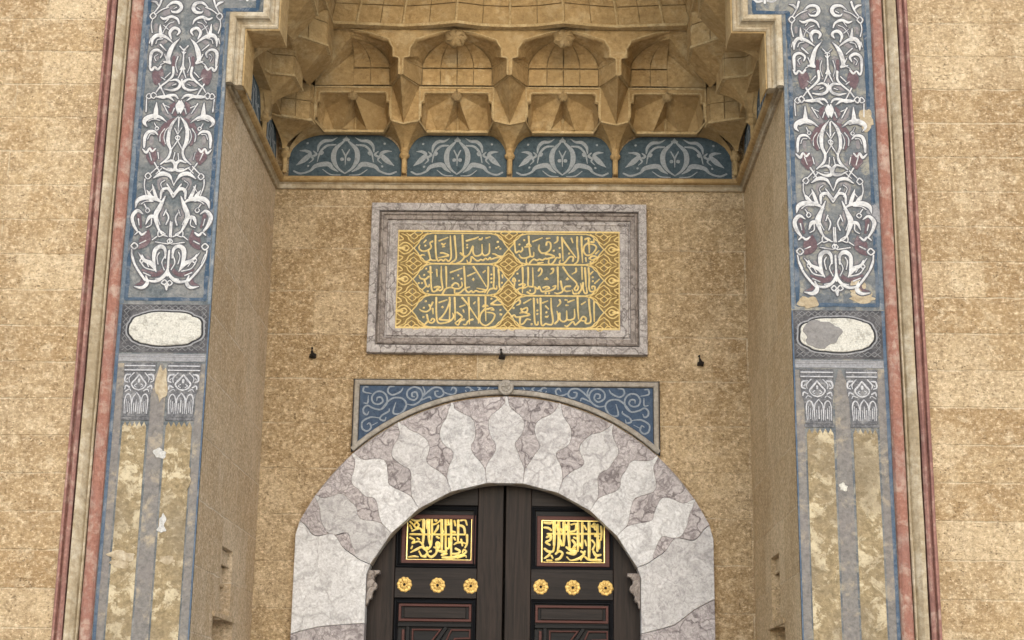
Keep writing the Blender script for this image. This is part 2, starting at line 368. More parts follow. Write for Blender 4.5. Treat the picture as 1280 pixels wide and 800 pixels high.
def marble(name, pale, vein, cover, dens, seed):
    pale, vein = tone(pale), tone(tone(vein))
    k = NT(name)
    oi = k.n('ShaderNodeObjectInfo')
    sh = k.n('ShaderNodeVectorMath', _operation='SCALE', i0=(7.3, 3.1, 11.7), Scale=oi.outputs['Random'])
    v = k.n('ShaderNodeVectorMath', _operation='ADD', i0=k.co(1, 1, 1, seed), i1=sh.outputs[0]).outputs[0]
    a = k.noise(2.2, 6, .6, v); 
    wv = k.n("ShaderNodeVectorMath", _operation='ADD', i0=v, i1=k.n("ShaderNodeVectorMath", _operation='SCALE', i0=k.n("ShaderNodeTexNoise", Vector=v, Scale=7.0, Detail=4.0).outputs["Color"], Scale=.28).outputs[0]).outputs[0]
    vo = k.n("ShaderNodeTexVoronoi", _feature='DISTANCE_TO_EDGE', Vector=wv, Scale=dens)
    ln = k.ramp(vo.outputs["Distance"], .0, .085, 1, 0)
    vo2 = k.n("ShaderNodeTexVoronoi", _feature='DISTANCE_TO_EDGE', Vector=wv, Scale=dens*2.7)
    ln2 = k.ramp(vo2.outputs["Distance"], .0, .13, 1, 0)
    cl = k.ramp(k.noise(5.5, 5, .65, wv), .42, .68)
    fine = k.noise(60, 4, .65)
    col = k.mix(k.math('MULTIPLY', cl, cover), pale, tuple(p*.6+q*.4 for p, q in zip(pale[:3], vein[:3]))+(1,))
    col = k.mix(k.math('MULTIPLY', k.math('MULTIPLY', ln, k.ramp(a, .36, .54)), min(.95, .85*cover+.12)), col, vein)
    col = k.mix(k.math('MULTIPLY', k.math('MULTIPLY', ln2, k.ramp(a, .38, .62, 1, 0)), .6*cover+.05), col, vein)
    col = k.mix(k.math('MULTIPLY', k.ramp(fine, .38, .6, 1, 0), .28), col, tuple(c*.72 for c in vein[:3])+(1,))
    f2 = k.noise(22, 6, .75, wv, 1.5)
    col = k.mix(k.math('MULTIPLY', k.ramp(f2, .38, .49, 1, 0), .42), col, vein)
    col = k.mix(k.math('MULTIPLY', k.ramp(f2, .54, .64), .42), col, tuple(min(1, c*1.28) for c in pale[:3])+(1,))
    tn = k.ramp(oi.outputs['Random'], 0, 1, .90, 1.06)
    vm = k.n('ShaderNodeVectorMath', _operation='SCALE', i0=col, Scale=tn); col = vm.outputs[0]
    k.bump(k.math('ADD', fine, k.math('MULTIPLY', ln, -.3)), .4, .008)
    return k.done(col, .62, spec=.3)
M['marble'] = marble('pale_marble', (.70, .70, .705, 1), (.28, .255, .265, 1), .42, 5.0, (0, 0, 0))
M['marble_v'] = marble('veined_marble', (.60, .565, .57, 1), (.165, .135, .145, 1), 1.0, 8.0, (4, 2, 7))
M['marble_w'] = marble('white_marble', (.80, .81, .82, 1), (.32, .30, .31, 1), .36, 4.0, (9, 3, 1))
M['marble_f'] = marble('grey_frame_marble', (.40, .355, .325, 1), (.13, .10, .085, 1), .95, 8.0, (2, 6, 3))
M['marble_fp'] = marble('grey_frame_marble_pale', (.56, .53, .515, 1), (.15, .125, .12, 1), 1.0, 9.0, (7, 6, 3))
M['marble_j'] = plaster('arch_joint_mortar', (.34, .31, .305, 1), (.27, .245, .24, 1), (.42, .39, .385, 1), 20, .3, None, 0, .1)
M['soffit'] = plaster('grey_brown_arch_soffit', (.27, .235, .20, 1), (.2, .17, .14, 1), (.34, .30, .26, 1), 10, .4, None, 0, .25)

# ---------------------------------------------------------------- ground
g = MB(); g.add([(-300, -300, 0), (300, -300, 0), (300, 300, 0), (-300, 300, 0)], [(0, 1, 2, 3)])
o = g.build('ground', M['paving']); o['kind'] = 'structure'

# ---------------------------------------------------------------- big walls
XW = 2.397
for s, lab in ((-1, "golden weathered ashlar wall to the left of the portal"), (1, "golden weathered ashlar wall to the right of the portal")):
    mb = MB()
    mb.box((min(s*XW, s*9), 0, -.05), (max(s*XW, s*9), 1.2, 9.0))
    o = mb.build('facade_wall', M['facade']); tag(o, lab, 'wall', 'facade walls beside the portal')
for s, mat, lab in ((-1, 'reveal_l', "grey brown side wall of the niche, on the left of the doorway"), (1, 'reveal_r', "golden brown side wall of the niche, on the right of the doorway")):
    P = PL if s < 0 else PR
    t = thing('niche_side_wall', lab, 'wall', 'side walls of the niche')
    # sheet with an opening for the small carved niche, made of butted panels
    ya, yb, yc, yd = .57, .72, 1.05, 1.16
    zt, zm = 2.66, 2.25
    mb = MB()
    def quad(a0, a1, b0, b1): mb.poly([P(a0, b0, 0), P(a1, b0, 0), P(a1, b1, 0), P(a0, b1, 0)])
    quad(.004, ya, 0, 7.6); quad(yd, D+.05, 0, 7.6); quad(ya, yb, zm, 7.6); quad(yc, yd, zm, 7.6); quad(yb, yc, zt, 7.6); quad(ya, yd, 0, 1.0)
    mb.build('wall_face', M[mat], t, fix=False)
    nb = MB()
    dp = -.13
    ym = (yb+yc)/2
    # lower wide recess, upper narrower recess with a stepped hood
    for (a0, a1, b0, b1) in ((ya, yd, 1.0, zm), (yb, yc, zm, zt)):
        nb.poly([P(a0, b0, dp), P(a1, b0, dp), P(a1, b1, dp), P(a0, b1, dp)])
        nb.poly([P(a0, b0, dp), P(a0, b0, 0), P(a0, b1, 0), P(a0, b1, dp)]); nb.poly([P(a1, b0, dp), P(a1, b0, 0), P(a1, b1, 0), P(a1, b1, dp)])
    nb.poly([P(yb, zt, dp), P(yc, zt, dp), P(yc, zt, 0), P(yb, zt, 0)])
    nb.poly([P(ya, zm, dp), P(yb, zm, dp), P(yb, zm, 0), P(ya, zm, 0)]); nb.poly([P(yc, zm, dp), P(yd, zm, dp), P(yd, zm, 0), P(yc, zm, 0)])
    nb.poly([P(ya, 1.0, dp), P(yd, 1.0, dp), P(yd, 1.0, 0), P(ya, 1.0, 0)])
    hood = []
    for i, (z0, z1, h) in enumerate(((2.57, 2.66, -.03), (2.45, 2.57, -.055), (2.27, 2.45, -.09))):
        nb.prism(P, [(yb, z0), (yc, z0), (yc, z1-.004), (yb, z1-.004)], dp+.001, h, bevel=.006)
        bar(nb, P, [(yb, z0), (yc, z0)], [(q[0], q[1]+h) for q in flat(.018, .012)])
    stroke(nb, P, [(yb+.05, 2.28, .02), (ym-.03, 2.38, .02), (ym, 2.43, .02), (ym+.03, 2.38, .02), (yc-.05, 2.28, .02)], -.088, .02)
    bar(nb, P, [(ya-.02, zm), (yd+.02, zm)], flat(.03, .014))
    nb.build('carved_niche', M[mat], t)

# back wall with the arched opening
mb = MB()
hx, hz, hr = 1.15, 2.25, 1.19
arc = [(hr*math.cos(math.pi*i/40), hz+hr*math.sin(math.pi*i/40)) for i in range(41)]
def qb(pts): mb.poly([(x, D, z) for x, z in pts])
for i in range(40):
    (x0, z0), (x1, z1) = arc[i], arc[i+1]
    qb([(x0, z0), (x1, z1), (x1, 7.6), (x0, 7.6)])
qb([(hr, 0), (WB, 0), (WB, 7.6), (hr, 7.6)]); qb([(-WB, 0), (-hr, 0), (-hr, 7.6), (-WB, 7.6)])
for sx in (-1, 1): mb.add([(sx*hr, D, 0), (sx*hr, D, hz), (sx*hr, D+.5, hz), (sx*hr, D+.5, 0)], [(0, 1, 2, 3)])
o = mb.build('niche_back_wall', M['back'], fix=False); tag(o, "mottled golden brown wall around the doorway, under the muqarnas vault", 'wall')

# ---------------------------------------------------------------- cornice under the vault
t = thing('niche_cornice', "thin moulded stone cornice running round the niche below the blue lunettes", 'cornice')
def usweep(name, prof, mat):
    rows = []
    for (x, y) in ((0, 0), (0, 1), (1, 1), (1, 0)):
        rows.append([((-1 if x == 0 else 1)*(WB-o_), (0.004 if y == 0 else D-o_), z) for o_, z in prof])
    m = MB(); m.grid(rows); return m.build(name, mat, t)
usweep('cornice_lower_band', [(-.01, 5.296), (.018, 5.296), (.022, 5.301), (.022, 5.325), (.034, 5.332), (.034, 5.336), (-.01, 5.338)], M['cream'])
usweep('cornice_roll', [(-.01, 5.3385), (.040, 5.3385), (.058, 5.345), (.066, 5.356), (.066, 5.366), (.056, 5.376), (.045, 5.380), (-.01, 5.381)], M['carved'])

# ---------------------------------------------------------------- muqarnas vault
vault = thing('muqarnas_vault', "carved golden stone muqarnas vault filling the top of the portal niche", 'vault')
def wall_frame(side):
    if side == 0: return lambda s, o_, z: (s, D-o_, z)
    if side < 0: return lambda s, o_, z: (-WB+o_, s, z)
    return lambda s, o_, z: (WB-o_, s, z)
Z0, ZL, ZS, ZK, ZT, ZA = 5.383, 5.705, 5.70, 5.725, 5.975, 5.955
O1s = {0: .25, 1: .28}; O2s = {0: .50, 1: .40}

def lunette_curve(hb, n=10):
    e = hb-.020; f = min(.215, hb*.58); pts = []
    for i in range(n+1):
        a = i/n*math.pi/2
        pts.append((e-(e-f)*(1-math.cos(a)), 5.515+(ZL-5.515)*math.sin(a)))
    return pts

class Bay:
    def __init__(s): s.lo = MB(); s.up = MB(); s.fr = MB(); s.sh = MB(); s.bd = MB()

def half(W, c, d, hb, hf, kind, o1, o2, bay, corb, apex=None, conv=None):
    """one half of a bay of the vault, from its centre c out to the pier (or corner) in direction d"""
    w = lambda s, o_, z: W(c+d*s, o_, z)
    lo, up, fr = bay.lo, bay.up, bay.fr
    # --- flare between the lunette and the corbel edge
    Q = lunette_curve(hb); n = len(Q)-1
    K = (hf, o1*.86, ZK)
    E = []
    for i in range(n+1):
        tt = i/n
        s0 = hb-.022
        E.append((s0+(K[0]-s0)*tt**1.9, .028+(K[1]-.028)*tt**1.9, 5.565+(K[2]-5.565)*tt**.9))
    lo.grid([[w(q[0], .006, q[1]) for q in Q], [w(q[0]*.5+e[0]*.5, .006+(e[1]-.006)*.38, q[1]*.5+e[2]*.5) for q, e in zip(Q, E)], [w(*e) for e in E]], smooth=True)
    sill = (Q[-1][0], .062, ZS)
    lo.poly([w(Q[-1][0], .006, ZL), w(*E[-1]), w(*sill)]); lo.poly([w(0, .006, ZL), w(Q[-1][0], .006, ZL), w(*sill), w(0, .062, ZS)])
    # sill moulding
    S = [(0, .062, ZS), sill, (K[0], K[1]+.004, K[2]+.004)]
    rows = []
    for (a, b_, z) in S: rows.append([w(a, b_-.02, z-.002), w(a, b_+.016, z), w(a, b_+.016, z+.018), w(a, b_-.02, z+.022)])
    bay.bd.grid(rows)
    if conv:
        # side walls: the cells close with bowed faces of coursed panels
        rim = [(0, o1+.03, ZK-.004), (hf*.45, o1+.02, ZK-.002), (K[0], K[1], K[2])]
        lo.grid([[w(0, .062, ZS), w(sill[0]*.6, .062, ZS), w(*sill)], [w(*p) for p in rim]])
        bay.bd.grid([[w(a, b_-.01, z-.006) for a, b_, z in rim], [w(a, b_+.014, z) for a, b_, z in rim], [w(a, b_+.014, z+.014) for a, b_, z in rim], [w(a, b_-.01, z+.02) for a, b_, z in rim]])
        tp = [(0, o1+.005, ZT), (hf*.45, o1+.012, ZT), (hf, o1, ZT)]
        pk = (hf*.45, o1+.05, ZK+.12)
        r2 = [(a, b_, z+.014) for a, b_, z in rim]
        for q in ([r2[0], r2[1], tp[0]], [r2[1], pk, tp[0]], [tp[0], pk, tp[1]], [r2[1], r2[2], pk], [r2[2], tp[2], pk], [pk, tp[2], tp[1]]): lo.poly([w(*p) for p in q])
        z2 = 6.185
        def slab(a0, a1, z0, z1, oa, ob, th=.010, ga=.004):
            f4 = [(a0+ga, oa, z0+ga), (a1-ga, oa, z0+ga), (a1-ga, ob, z1-ga), (a0+ga, ob, z1-ga)]
            bay.sh.grid([[w(a, q-.006, z) for a, q, z in f4], [w(a, q+th, z) for a, q, z in f4]], closed=True)
            bay.sh.poly([w(a, q+th, z) for a, q, z in f4])
        if conv == 'slant':
            up.poly([w(0, o1, ZT), w(hf, o1, ZT), w(hf, o2, z2), w(0, o2, z2)])
            bay.bd.grid([[w(0, o2+.004, z2-.012), w(hf, o2+.004, z2-.012)], [w(0, o2+.016, z2), w(hf, o2+.016, z2)], [w(0, o2, z2+.012), w(hf, o2, z2+.012)]])
            slab(0, hf, z2+.006, z2+.105, o2, o2); slab(0, hf, z2+.107, z2+.30, o2, o2-.004)
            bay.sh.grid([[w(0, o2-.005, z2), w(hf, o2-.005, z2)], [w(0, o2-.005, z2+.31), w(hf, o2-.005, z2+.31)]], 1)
            if kind == 'corner':
                up.poly([w(hf, o2+.01, z2), w(hf, o2+.01, z2+.4), w(hf, o2-.2, z2+.4), w(hf, o1, ZT)])
        else:
            for q in range(2):
                slab(hf*.5*q, hf*.5*(q+1), ZT+.004, ZT+.105, o1-.01, o1-.01); slab(hf*.5*q, hf*.5*(q+1), ZT+.107, z2+.01, o1-.01, o1+.03)
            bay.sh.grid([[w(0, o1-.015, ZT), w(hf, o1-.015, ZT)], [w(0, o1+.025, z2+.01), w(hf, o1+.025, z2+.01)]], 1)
            up.poly([w(0, o1+.04, z2+.005), w(hf, o1+.04, z2+.005), w(hf, o2, z2+.13), w(0, o2, z2+.13)])
        if kind == 'pier':
            up.poly([w(hf, o1, ZT), w(hb, o2, ZA), w(hb, o2, z2), w(hf, o1+.02, z2)]); up.poly([w(hf, o1+.02, z2), w(hb, o2, z2), w(hb, o2, z2+.13), w(hf, o2, z2+.13)])
    if not conv:
      # --- lower cell: a folded star fan between the sill and the boss
      T = (0, o1-.015, ZT-.05); TC = (hf-.045, o1-.03, ZT-.052)
      f = hf/.265
      b0, b1, b2, b3 = (0, .028, ZS+.02), (.085*f, .085, ZS+.02), (.145*f, .045, ZS+.02), (.225*f, .075, ZS+.028)
      e1 = (hf-.012, o1*.8, ZK+.03)
      mid = (.0, .04, ZS+.13)
      lo.poly([w(*T), w(*mid), w(*b1)]); lo.poly([w(*mid), w(*b0), w(*b1)])
      lo.poly([w(*T), w(*b1), w(*b2)]); 
      pk = (.205*f, .095, ZS+.17)
      lo.poly([w(*T), w(*b2), w(*pk)]); lo.poly([w(*b2), w(*b3), w(*pk)])
      lo.poly([w(*T), w(*pk), w(*TC)]); lo.poly([w(*pk), w(*b3), w(*e1)]); lo.poly([w(*pk), w(*e1), w(*TC)])
      lo.poly([w(0, .07, ZS+.018), w(b1[0], .09, ZS+.018), w(*b1), w(*b0)])
      stroke(bay.bd, lambda a, z, h: w(a, mid[1]+h+(z-ZS-.02)*.1, z), [(.0, ZS+.02, .016), (0, ZS+.12, .016)], .002, .008, curve=False)
      # --- frame of the lower cell: flat arch with stepped shoulders
      inner = [(0, ZT-.052), (hf-.055, ZT-.052), (hf-.042, ZT-.062), (hf-.042, ZT-.11), (hf-.022, ZT-.118), (hf-.022, ZK+.03)]
      outer = [(0, ZT), (hf, ZT), (hf, ZT), (hf, ZT-.11), (hf, ZT-.118), (hf, ZK+.004)]
      def fo(z): return o1*.86+(o1-o1*.86)*max(0, min(1, (z-ZK)/(ZT-ZK)))
      rows = [[w(a, fo(z)-.05, z) for a, z in inner], [w(a, fo(z)-.004, z) for a, z in inner], [w(a+.005, fo(z), z+.005) for a, z in inner], [w(a, fo(z), z) for a, z in outer]]
      fr.grid(rows)
      PF_ = lambda a, z, h: w(a, fo(z)+h, z)
      bar(bay.bd, PF_, [(a+.009 if a else 0, z+.009) for a, z in inner], flat(.011, .008, .002))
      bar(bay.bd, PF_, [(0, ZT-.008), (hf-.006, ZT-.008), (hf-.006, ZK+.01)], flat(.012, .008, .002))
      fr.poly([w(0, o1-.004, ZT), w(hf, o1-.004, ZT), w(hf, o1-.05, ZT+.004), w(0, o1-.05, ZT+.004)])
    # --- corbel over the pendant
    if kind == 'pier':
        Cn = []
        B = (hb, o1*.74, ZK-.012)
        for i in range(n+1):
            tt = i/n; Cn.append((hb, .050+(B[1]-.050)*tt**1.9, 5.565+(B[2]-5.565)*tt**.9))
        corb.grid([[w(*e) for e in E], [w(*e) for e in Cn]], smooth=False)
        bm_ = lambda a, z, h: w(a, 0, z)
        rim = []
        for (a, b_, z) in (K, B): rim.append([w(a, b_-.01, z-.004), w(a, b_+.012, z), w(a, b_+.012, z+.012), w(a, b_-.01, z+.016)])
        corb.grid(rim, 1)
        A = (hb, o2, ZA); LT = (hf, o1, ZT)
        K2 = (K[0], K[1], K[2]+.012); B2 = (B[0], B[1], B[2]+.012)
        mA = (hb*.5+hf*.5, o1*.9, ZK+.11)
        corb.poly([w(*K2), w(*B2), w(*LT)]); corb.poly([w(*LT), w(*B2), w(*A)])
        # thin arrises
        for p, q in ((LT, A),):
            rows = []
            for (a, b_, z) in (p, q): rows.append([w(a-.008, b_, z), w(a, b_+.007, z-.006), w(a+.008, b_, z)])
            corb.grid(rows, 1)
    # --- upper cell
    if conv: return
    if kind == 'pier':
        ped = .024
        sh = bay.sh
        zj = ZT+.14
        bs = hf-.02
        def edge(v):     # shell outline, v 0..1 above the joint
            a = v*math.pi/2
            return (bs*math.cos(a)**.75*(1-.0*v)+.0, o1+(o2-.04-o1)*(1-math.cos(a)), zj+(ZT+.272-zj)*math.sin(a)**.95)
        Ed = [(bs+.004, o1, ZT+.006), (bs, o1, zj)]+[edge(i/8) for i in range(1, 9)]
        # arch edge of the upper frame
        Ar = [(hb-ped, ZA), (hb-ped, ZA+.115), (hb-ped-.012, ZA+.128), (hb-.065, ZA+.135), (hb-.068, ZA+.195), (hb-.085, ZA+.222), (hb*.72, ZA+.247), (hb*.5, ZA+.275), (hb*.27, ZA+.303), (0, ZA+.322)]
        Ao = [(a, o2-.012, z) for a, z in Ar]
        m1 = [tuple(p[k]*.5+q[k]*.5+(0, .012, .014)[k]*math.sin(i/9*math.pi) for k in range(3)) for i, (p, q) in enumerate(zip(Ed, Ao))]
        up.grid([[w(*p) for p in Ed], [w(*p) for p in m1], [w(*p) for p in Ao]])
        up.poly([w(hf, o1-.002, ZT+.002), w(*Ed[0]), w(*Ao[0]), w(hb, o2-.012, ZA)])
        # course line across the side of the cell
        p, q = Ed[1], Ao[1]
        rows = [[w(p[0], p[1]+.004, p[2]-.007), w(p[0]-.008, p[1]+.004, p[2]), w(p[0], p[1]+.004, p[2]+.007)], [w(q[0], q[1]-.01, q[2]-.007), w(q[0]-.008, q[1]-.01, q[2]), w(q[0], q[1]-.01, q[2]+.007)]]
        bay.bd.grid(rows)
        # ribbed shell: panels with grooves
        for (u0, u1) in ((0, .47), (.47, 1)):
            for lev in (0, 1):
                def S_(u, v):
                    if lev == 0:
                        return (bs*u, o1, ZT+.008+(zj-ZT-.012)*v)
                    e = edge(v); return (e[0]*u**(1.0), e[1], e[2]+.0)
                nu, nv = 3, (1 if lev == 0 else 7)
                ga = .007/ max(.05, bs*(u1-u0))
                ua = u0+ga*(u1-u0)*.5; ub = u1-ga*(u1-u0)*.5
                def row(v, dh):
                    return [w(S_(ua+(ub-ua)*i/nu, v)[0], S_(ua+(ub-ua)*i/nu, v)[1]+dh, S_(ua+(ub-ua)*i/nu, v)[2]-dh*.5) for i in range(nu+1)]
                vs = [(.03 if lev == 0 else .015)+(.94 if lev == 0 else .975)*j/nv for j in range(nv+1)]
                sh.grid([row(v, .008) for v in vs], smooth=False)
                sh.grid([row(vs[0], -.004), row(vs[0], .008)])
        shell_back = [[w(p[0]*k_, p[1]-.006, p[2]+.003) for k_ in (0, .5, 1)] for p in Ed]
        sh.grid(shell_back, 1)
        # frame face
        Oo = [(hb, ZA), (hb, ZA+.115), (hb, ZA+.128), (hb, ZA+.135), (hb, ZA+.195), (hb, ZA+.25), (hb*.72, ZA+.333), (hb*.5, ZA+.346), (hb*.27, ZA+.36), (0, ZA+.375)]
        fr.grid([[w(a, o2-.012, z) for a, z in Ar], [w(a+.004, o2, z+.005) for a, z in Ar], [w(a, o2, z) for a, z in Oo]])
        fr.poly([w(hb, o2, ZA+.25), w(hb*.72, o2, ZA+.333), w(hb, o2, ZA+.333)])
        Pp = lambda a, z, h: w(a, o2+h, z)
        bar(bay.bd, Pp, [(a+(.012 if a > .02 else 0), z+.012*(i > 5)) for i, (a, z) in enumerate(Ar)], flat(.010, .007, .002))
        fr.poly([w(hb, o2, ZA), w(hb-ped, o2, ZA), w(hb-ped, o2-.05, ZA+.002), w(hb, o2-.05, ZA+.002)])
        # ledge on top of the frame
        bay.bd.grid([[w(hb, o2-.02, ZA+.338), w(0, o2-.02, ZA+.378)], [w(hb, o2+.022, ZA+.335), w(0, o2+.04, ZA+.377)], [w(hb, o2+.022, ZA+.353), w(0, o2+.04, ZA+.395)], [w(hb, o2-.02, ZA+.36), w(0, o2-.02, ZA+.40)]])
    else:
        # corner half: broad fans folding up to the apex
        ap = apex
        c0 = (hf, o1, ZT+.006); m0 = (0, o1, ZT+.006)
        zj = ZT+.14
        q1 = (hf*.98, o1+.05, ZT+.16); q2 = (hf*.80, o2*.9, ZA+.32)
        j = (0, o1+.004, zj-.02)
        k1 = (0, o1+.03, zj+.10)
        up.poly([w(*m0), w(*c0), w(*j)])
        up.poly([w(*j), w(*c0), w(*k1)]); up.poly([w(*k1), w(*c0), w(*ap)])
        cc = (hf*.9, o1+.10, ZT+.15)
        up.poly([w(*ap), w(*c0), w(*cc)]); 
        up.poly([w(*ap), w(*cc), w(hf*.95, o2*.95, ZA+.33)])
        bay.sh.grid([[w(0, o1-.01, ZT), w(hf, o1-.01, ZT)], [w(0, o1-.01, ZA+.4), w(hf, o1-.01, ZA+.4)]], 1)

def boss(W, c, o_, z, r, name, parent):
    m = MB(); nr, ns = 7, 20; rows = []
    for i in range(nr+1):
        a = i/nr*math.pi*.62; rr = r*math.sin(a+.0001)
        rows.append([W(c+rr*(1+.10*math.cos(7*th)*math.sin(a))*math.cos(th), o_+r*.55*math.cos(a)-r*.1, z-.2*r*math.cos(a)+rr*(1+.10*math.cos(7*th)*math.sin(a))*math.sin(th)) for th in [2*math.pi*j/ns for j in range(ns)]])
    m.grid(rows, smooth=True, closed=True)
    for k in range(6):
        a = k/6*2*math.pi+.3
        stroke(m, lambda x, y, h: W(c+x, o_+h, z-.2*r+y), [(0.1*r*math.cos(a), .1*r*math.sin(a), r*.1), (.5*r*math.cos(a+.3), .5*r*math.sin(a+.3), r*.22), (.8*r*math.cos(a), .8*r*math.sin(a), r*.1)], r*.32, r*.12, n=3)
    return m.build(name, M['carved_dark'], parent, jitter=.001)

def pendant(W, c, parent):
    m = MB(); ns = 10
    prof = [(.005, 5.405), (.016, 5.41), (.018, 5.42), (.018, 5.515), (.026, 5.522), (.036, 5.535), (.036, 5.552), (.026, 5.565), (.030, 5.575), (.022, 5.60)]
    rows = [[W(c+r*math.cos(2*math.pi*j/ns), .028+r*math.sin(2*math.pi*j/ns), z) for j in range(ns)] for r, z in prof]
    m.grid(rows, closed=True); m.poly(rows[0])
    return m.build('pendant', M['carved'], parent, jitter=.0012)

LUN = [  # ornament of a lunette, left half, traced on the zoom (512 px wide), axis x=412
    ([(412,472,4),(398,505,12),(345,560,30),(337,625,34),(365,680,18),(412,716,8)], 1),
    ([(412,603,12),(412,662,4)], 1), ([(388,560,8),(412,604,12)], 1), ([(388,622,26),(394,626,26)], 1),
    ([(412,486,26),(412,500,20)], 1), ([(395,496,16),(412,496,16)], 1),
    ([(368,704,6),(332,682,22),(300,655,34),(225,668,28),(190,700,14),(130,718,14),(85,702,12)], 1),
    ([(384,726,6),(320,722,9),(270,690,5)], 1),
    ([(355,482,3),(318,502,16),(272,506,24),(240,535,20),(232,575,8)], 1),
    ([(348,530,10),(290,537,16),(248,580,14),(233,640,6)], 1),
    ([(252,588,28),(264,580,22)], 1),
    ([(205,572,8),(225,592,16),(200,606,14),(190,592,8)], 1),
    ([(118,570,4),(160,572,20),(185,590,24),(150,628,36),(100,664,4)], 1),
    ([(186,600,16),(205,625,12),(180,650,4)], 1),
    ([(164,520,17),(166,522,17)], 1), ([(175,668,17),(177,670,17)], 1)]
def lunette(W, c, hbl, hbr, parent):
    m = MB()
    L = [(c-a, z) for a, z in lunette_curve(hbl)]; Rr = [(c+a, z) for a, z in lunette_curve(hbr)]
    pts = [(c-hbl+.020, Z0-.0)]+L+Rr[::-1]+[(c+hbr-.020, Z0)]
    m.poly([W(a, .0045, z) for a, z in pts])
    o = m.build('painted_lunette', M['tealblue'], parent, fix=False)
    e = MB(); sc = min(hbl, hbr)/(412-42)*.98
    zb, zt_ = 5.392, 5.70
    for pts, _ in LUN:
        for sg in (-1, 1):
            if sg == 1 and all(abs(p[0]-412) < 1 for p in pts): continue
            q = [(c+sg*(412-x)*sc*(-1 if True else 1)*-1, zb+(735-y)/(735-470)*(zt_-zb), wd*.00105) for x, y, wd in pts]
            stroke(e, lambda a, z, h: W(a, h, z), q, .0052, .0012)
    e.build('arabesque', M['palescroll'], o, fix=False)
    # dark ink line along the foot
    return o

def build_bays(side, bays, piers, corners):
    W = wall_frame(side); sk = 0 if side == 0 else 1
    o1, o2 = O1s[sk], O2s[sk]
    corb = {}
    for b in bays:
        c = b['c']; bay = Bay()
        for d, hb, hf, kind, ap, pid in b['h']:
            cm = corb.setdefault(pid, MB()) if pid is not None else MB()
            half(W, c, d, hb, hf, kind, o1, o2, bay, cm, ap, b.get('conv'))
        bay.lo.build('lower_cell', M['carved'], vault, jitter=.0015)
        f = bay.fr.build('cell_frame', M['carved'], vault, jitter=.001) if bay.fr.v else None
        bay.bd.build('edge_bead', M['bead'], f or vault, fix=False)
        u = bay.up.build('upper_cell', M['carved_dark'] if False else M['carved'], vault, jitter=.001)
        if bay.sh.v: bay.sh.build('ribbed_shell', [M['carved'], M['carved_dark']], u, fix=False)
        if not b.get('conv'): boss(W, c, o1+.0, ZT-.072, .038, 'small_boss', vault)
        if b.get('boss'): boss(W, c, o2+.005, ZA+.275, .076, 'large_boss', vault)
        if 'l' in b: lunette(W, b['l'][0], b['l'][1], b['l'][2], vault)
    for pid, m in corb.items():
        if m.v: m.build('corbel', [M['carved'], M['bead']], vault)
    for p_ in piers: pendant(W, p_, vault)

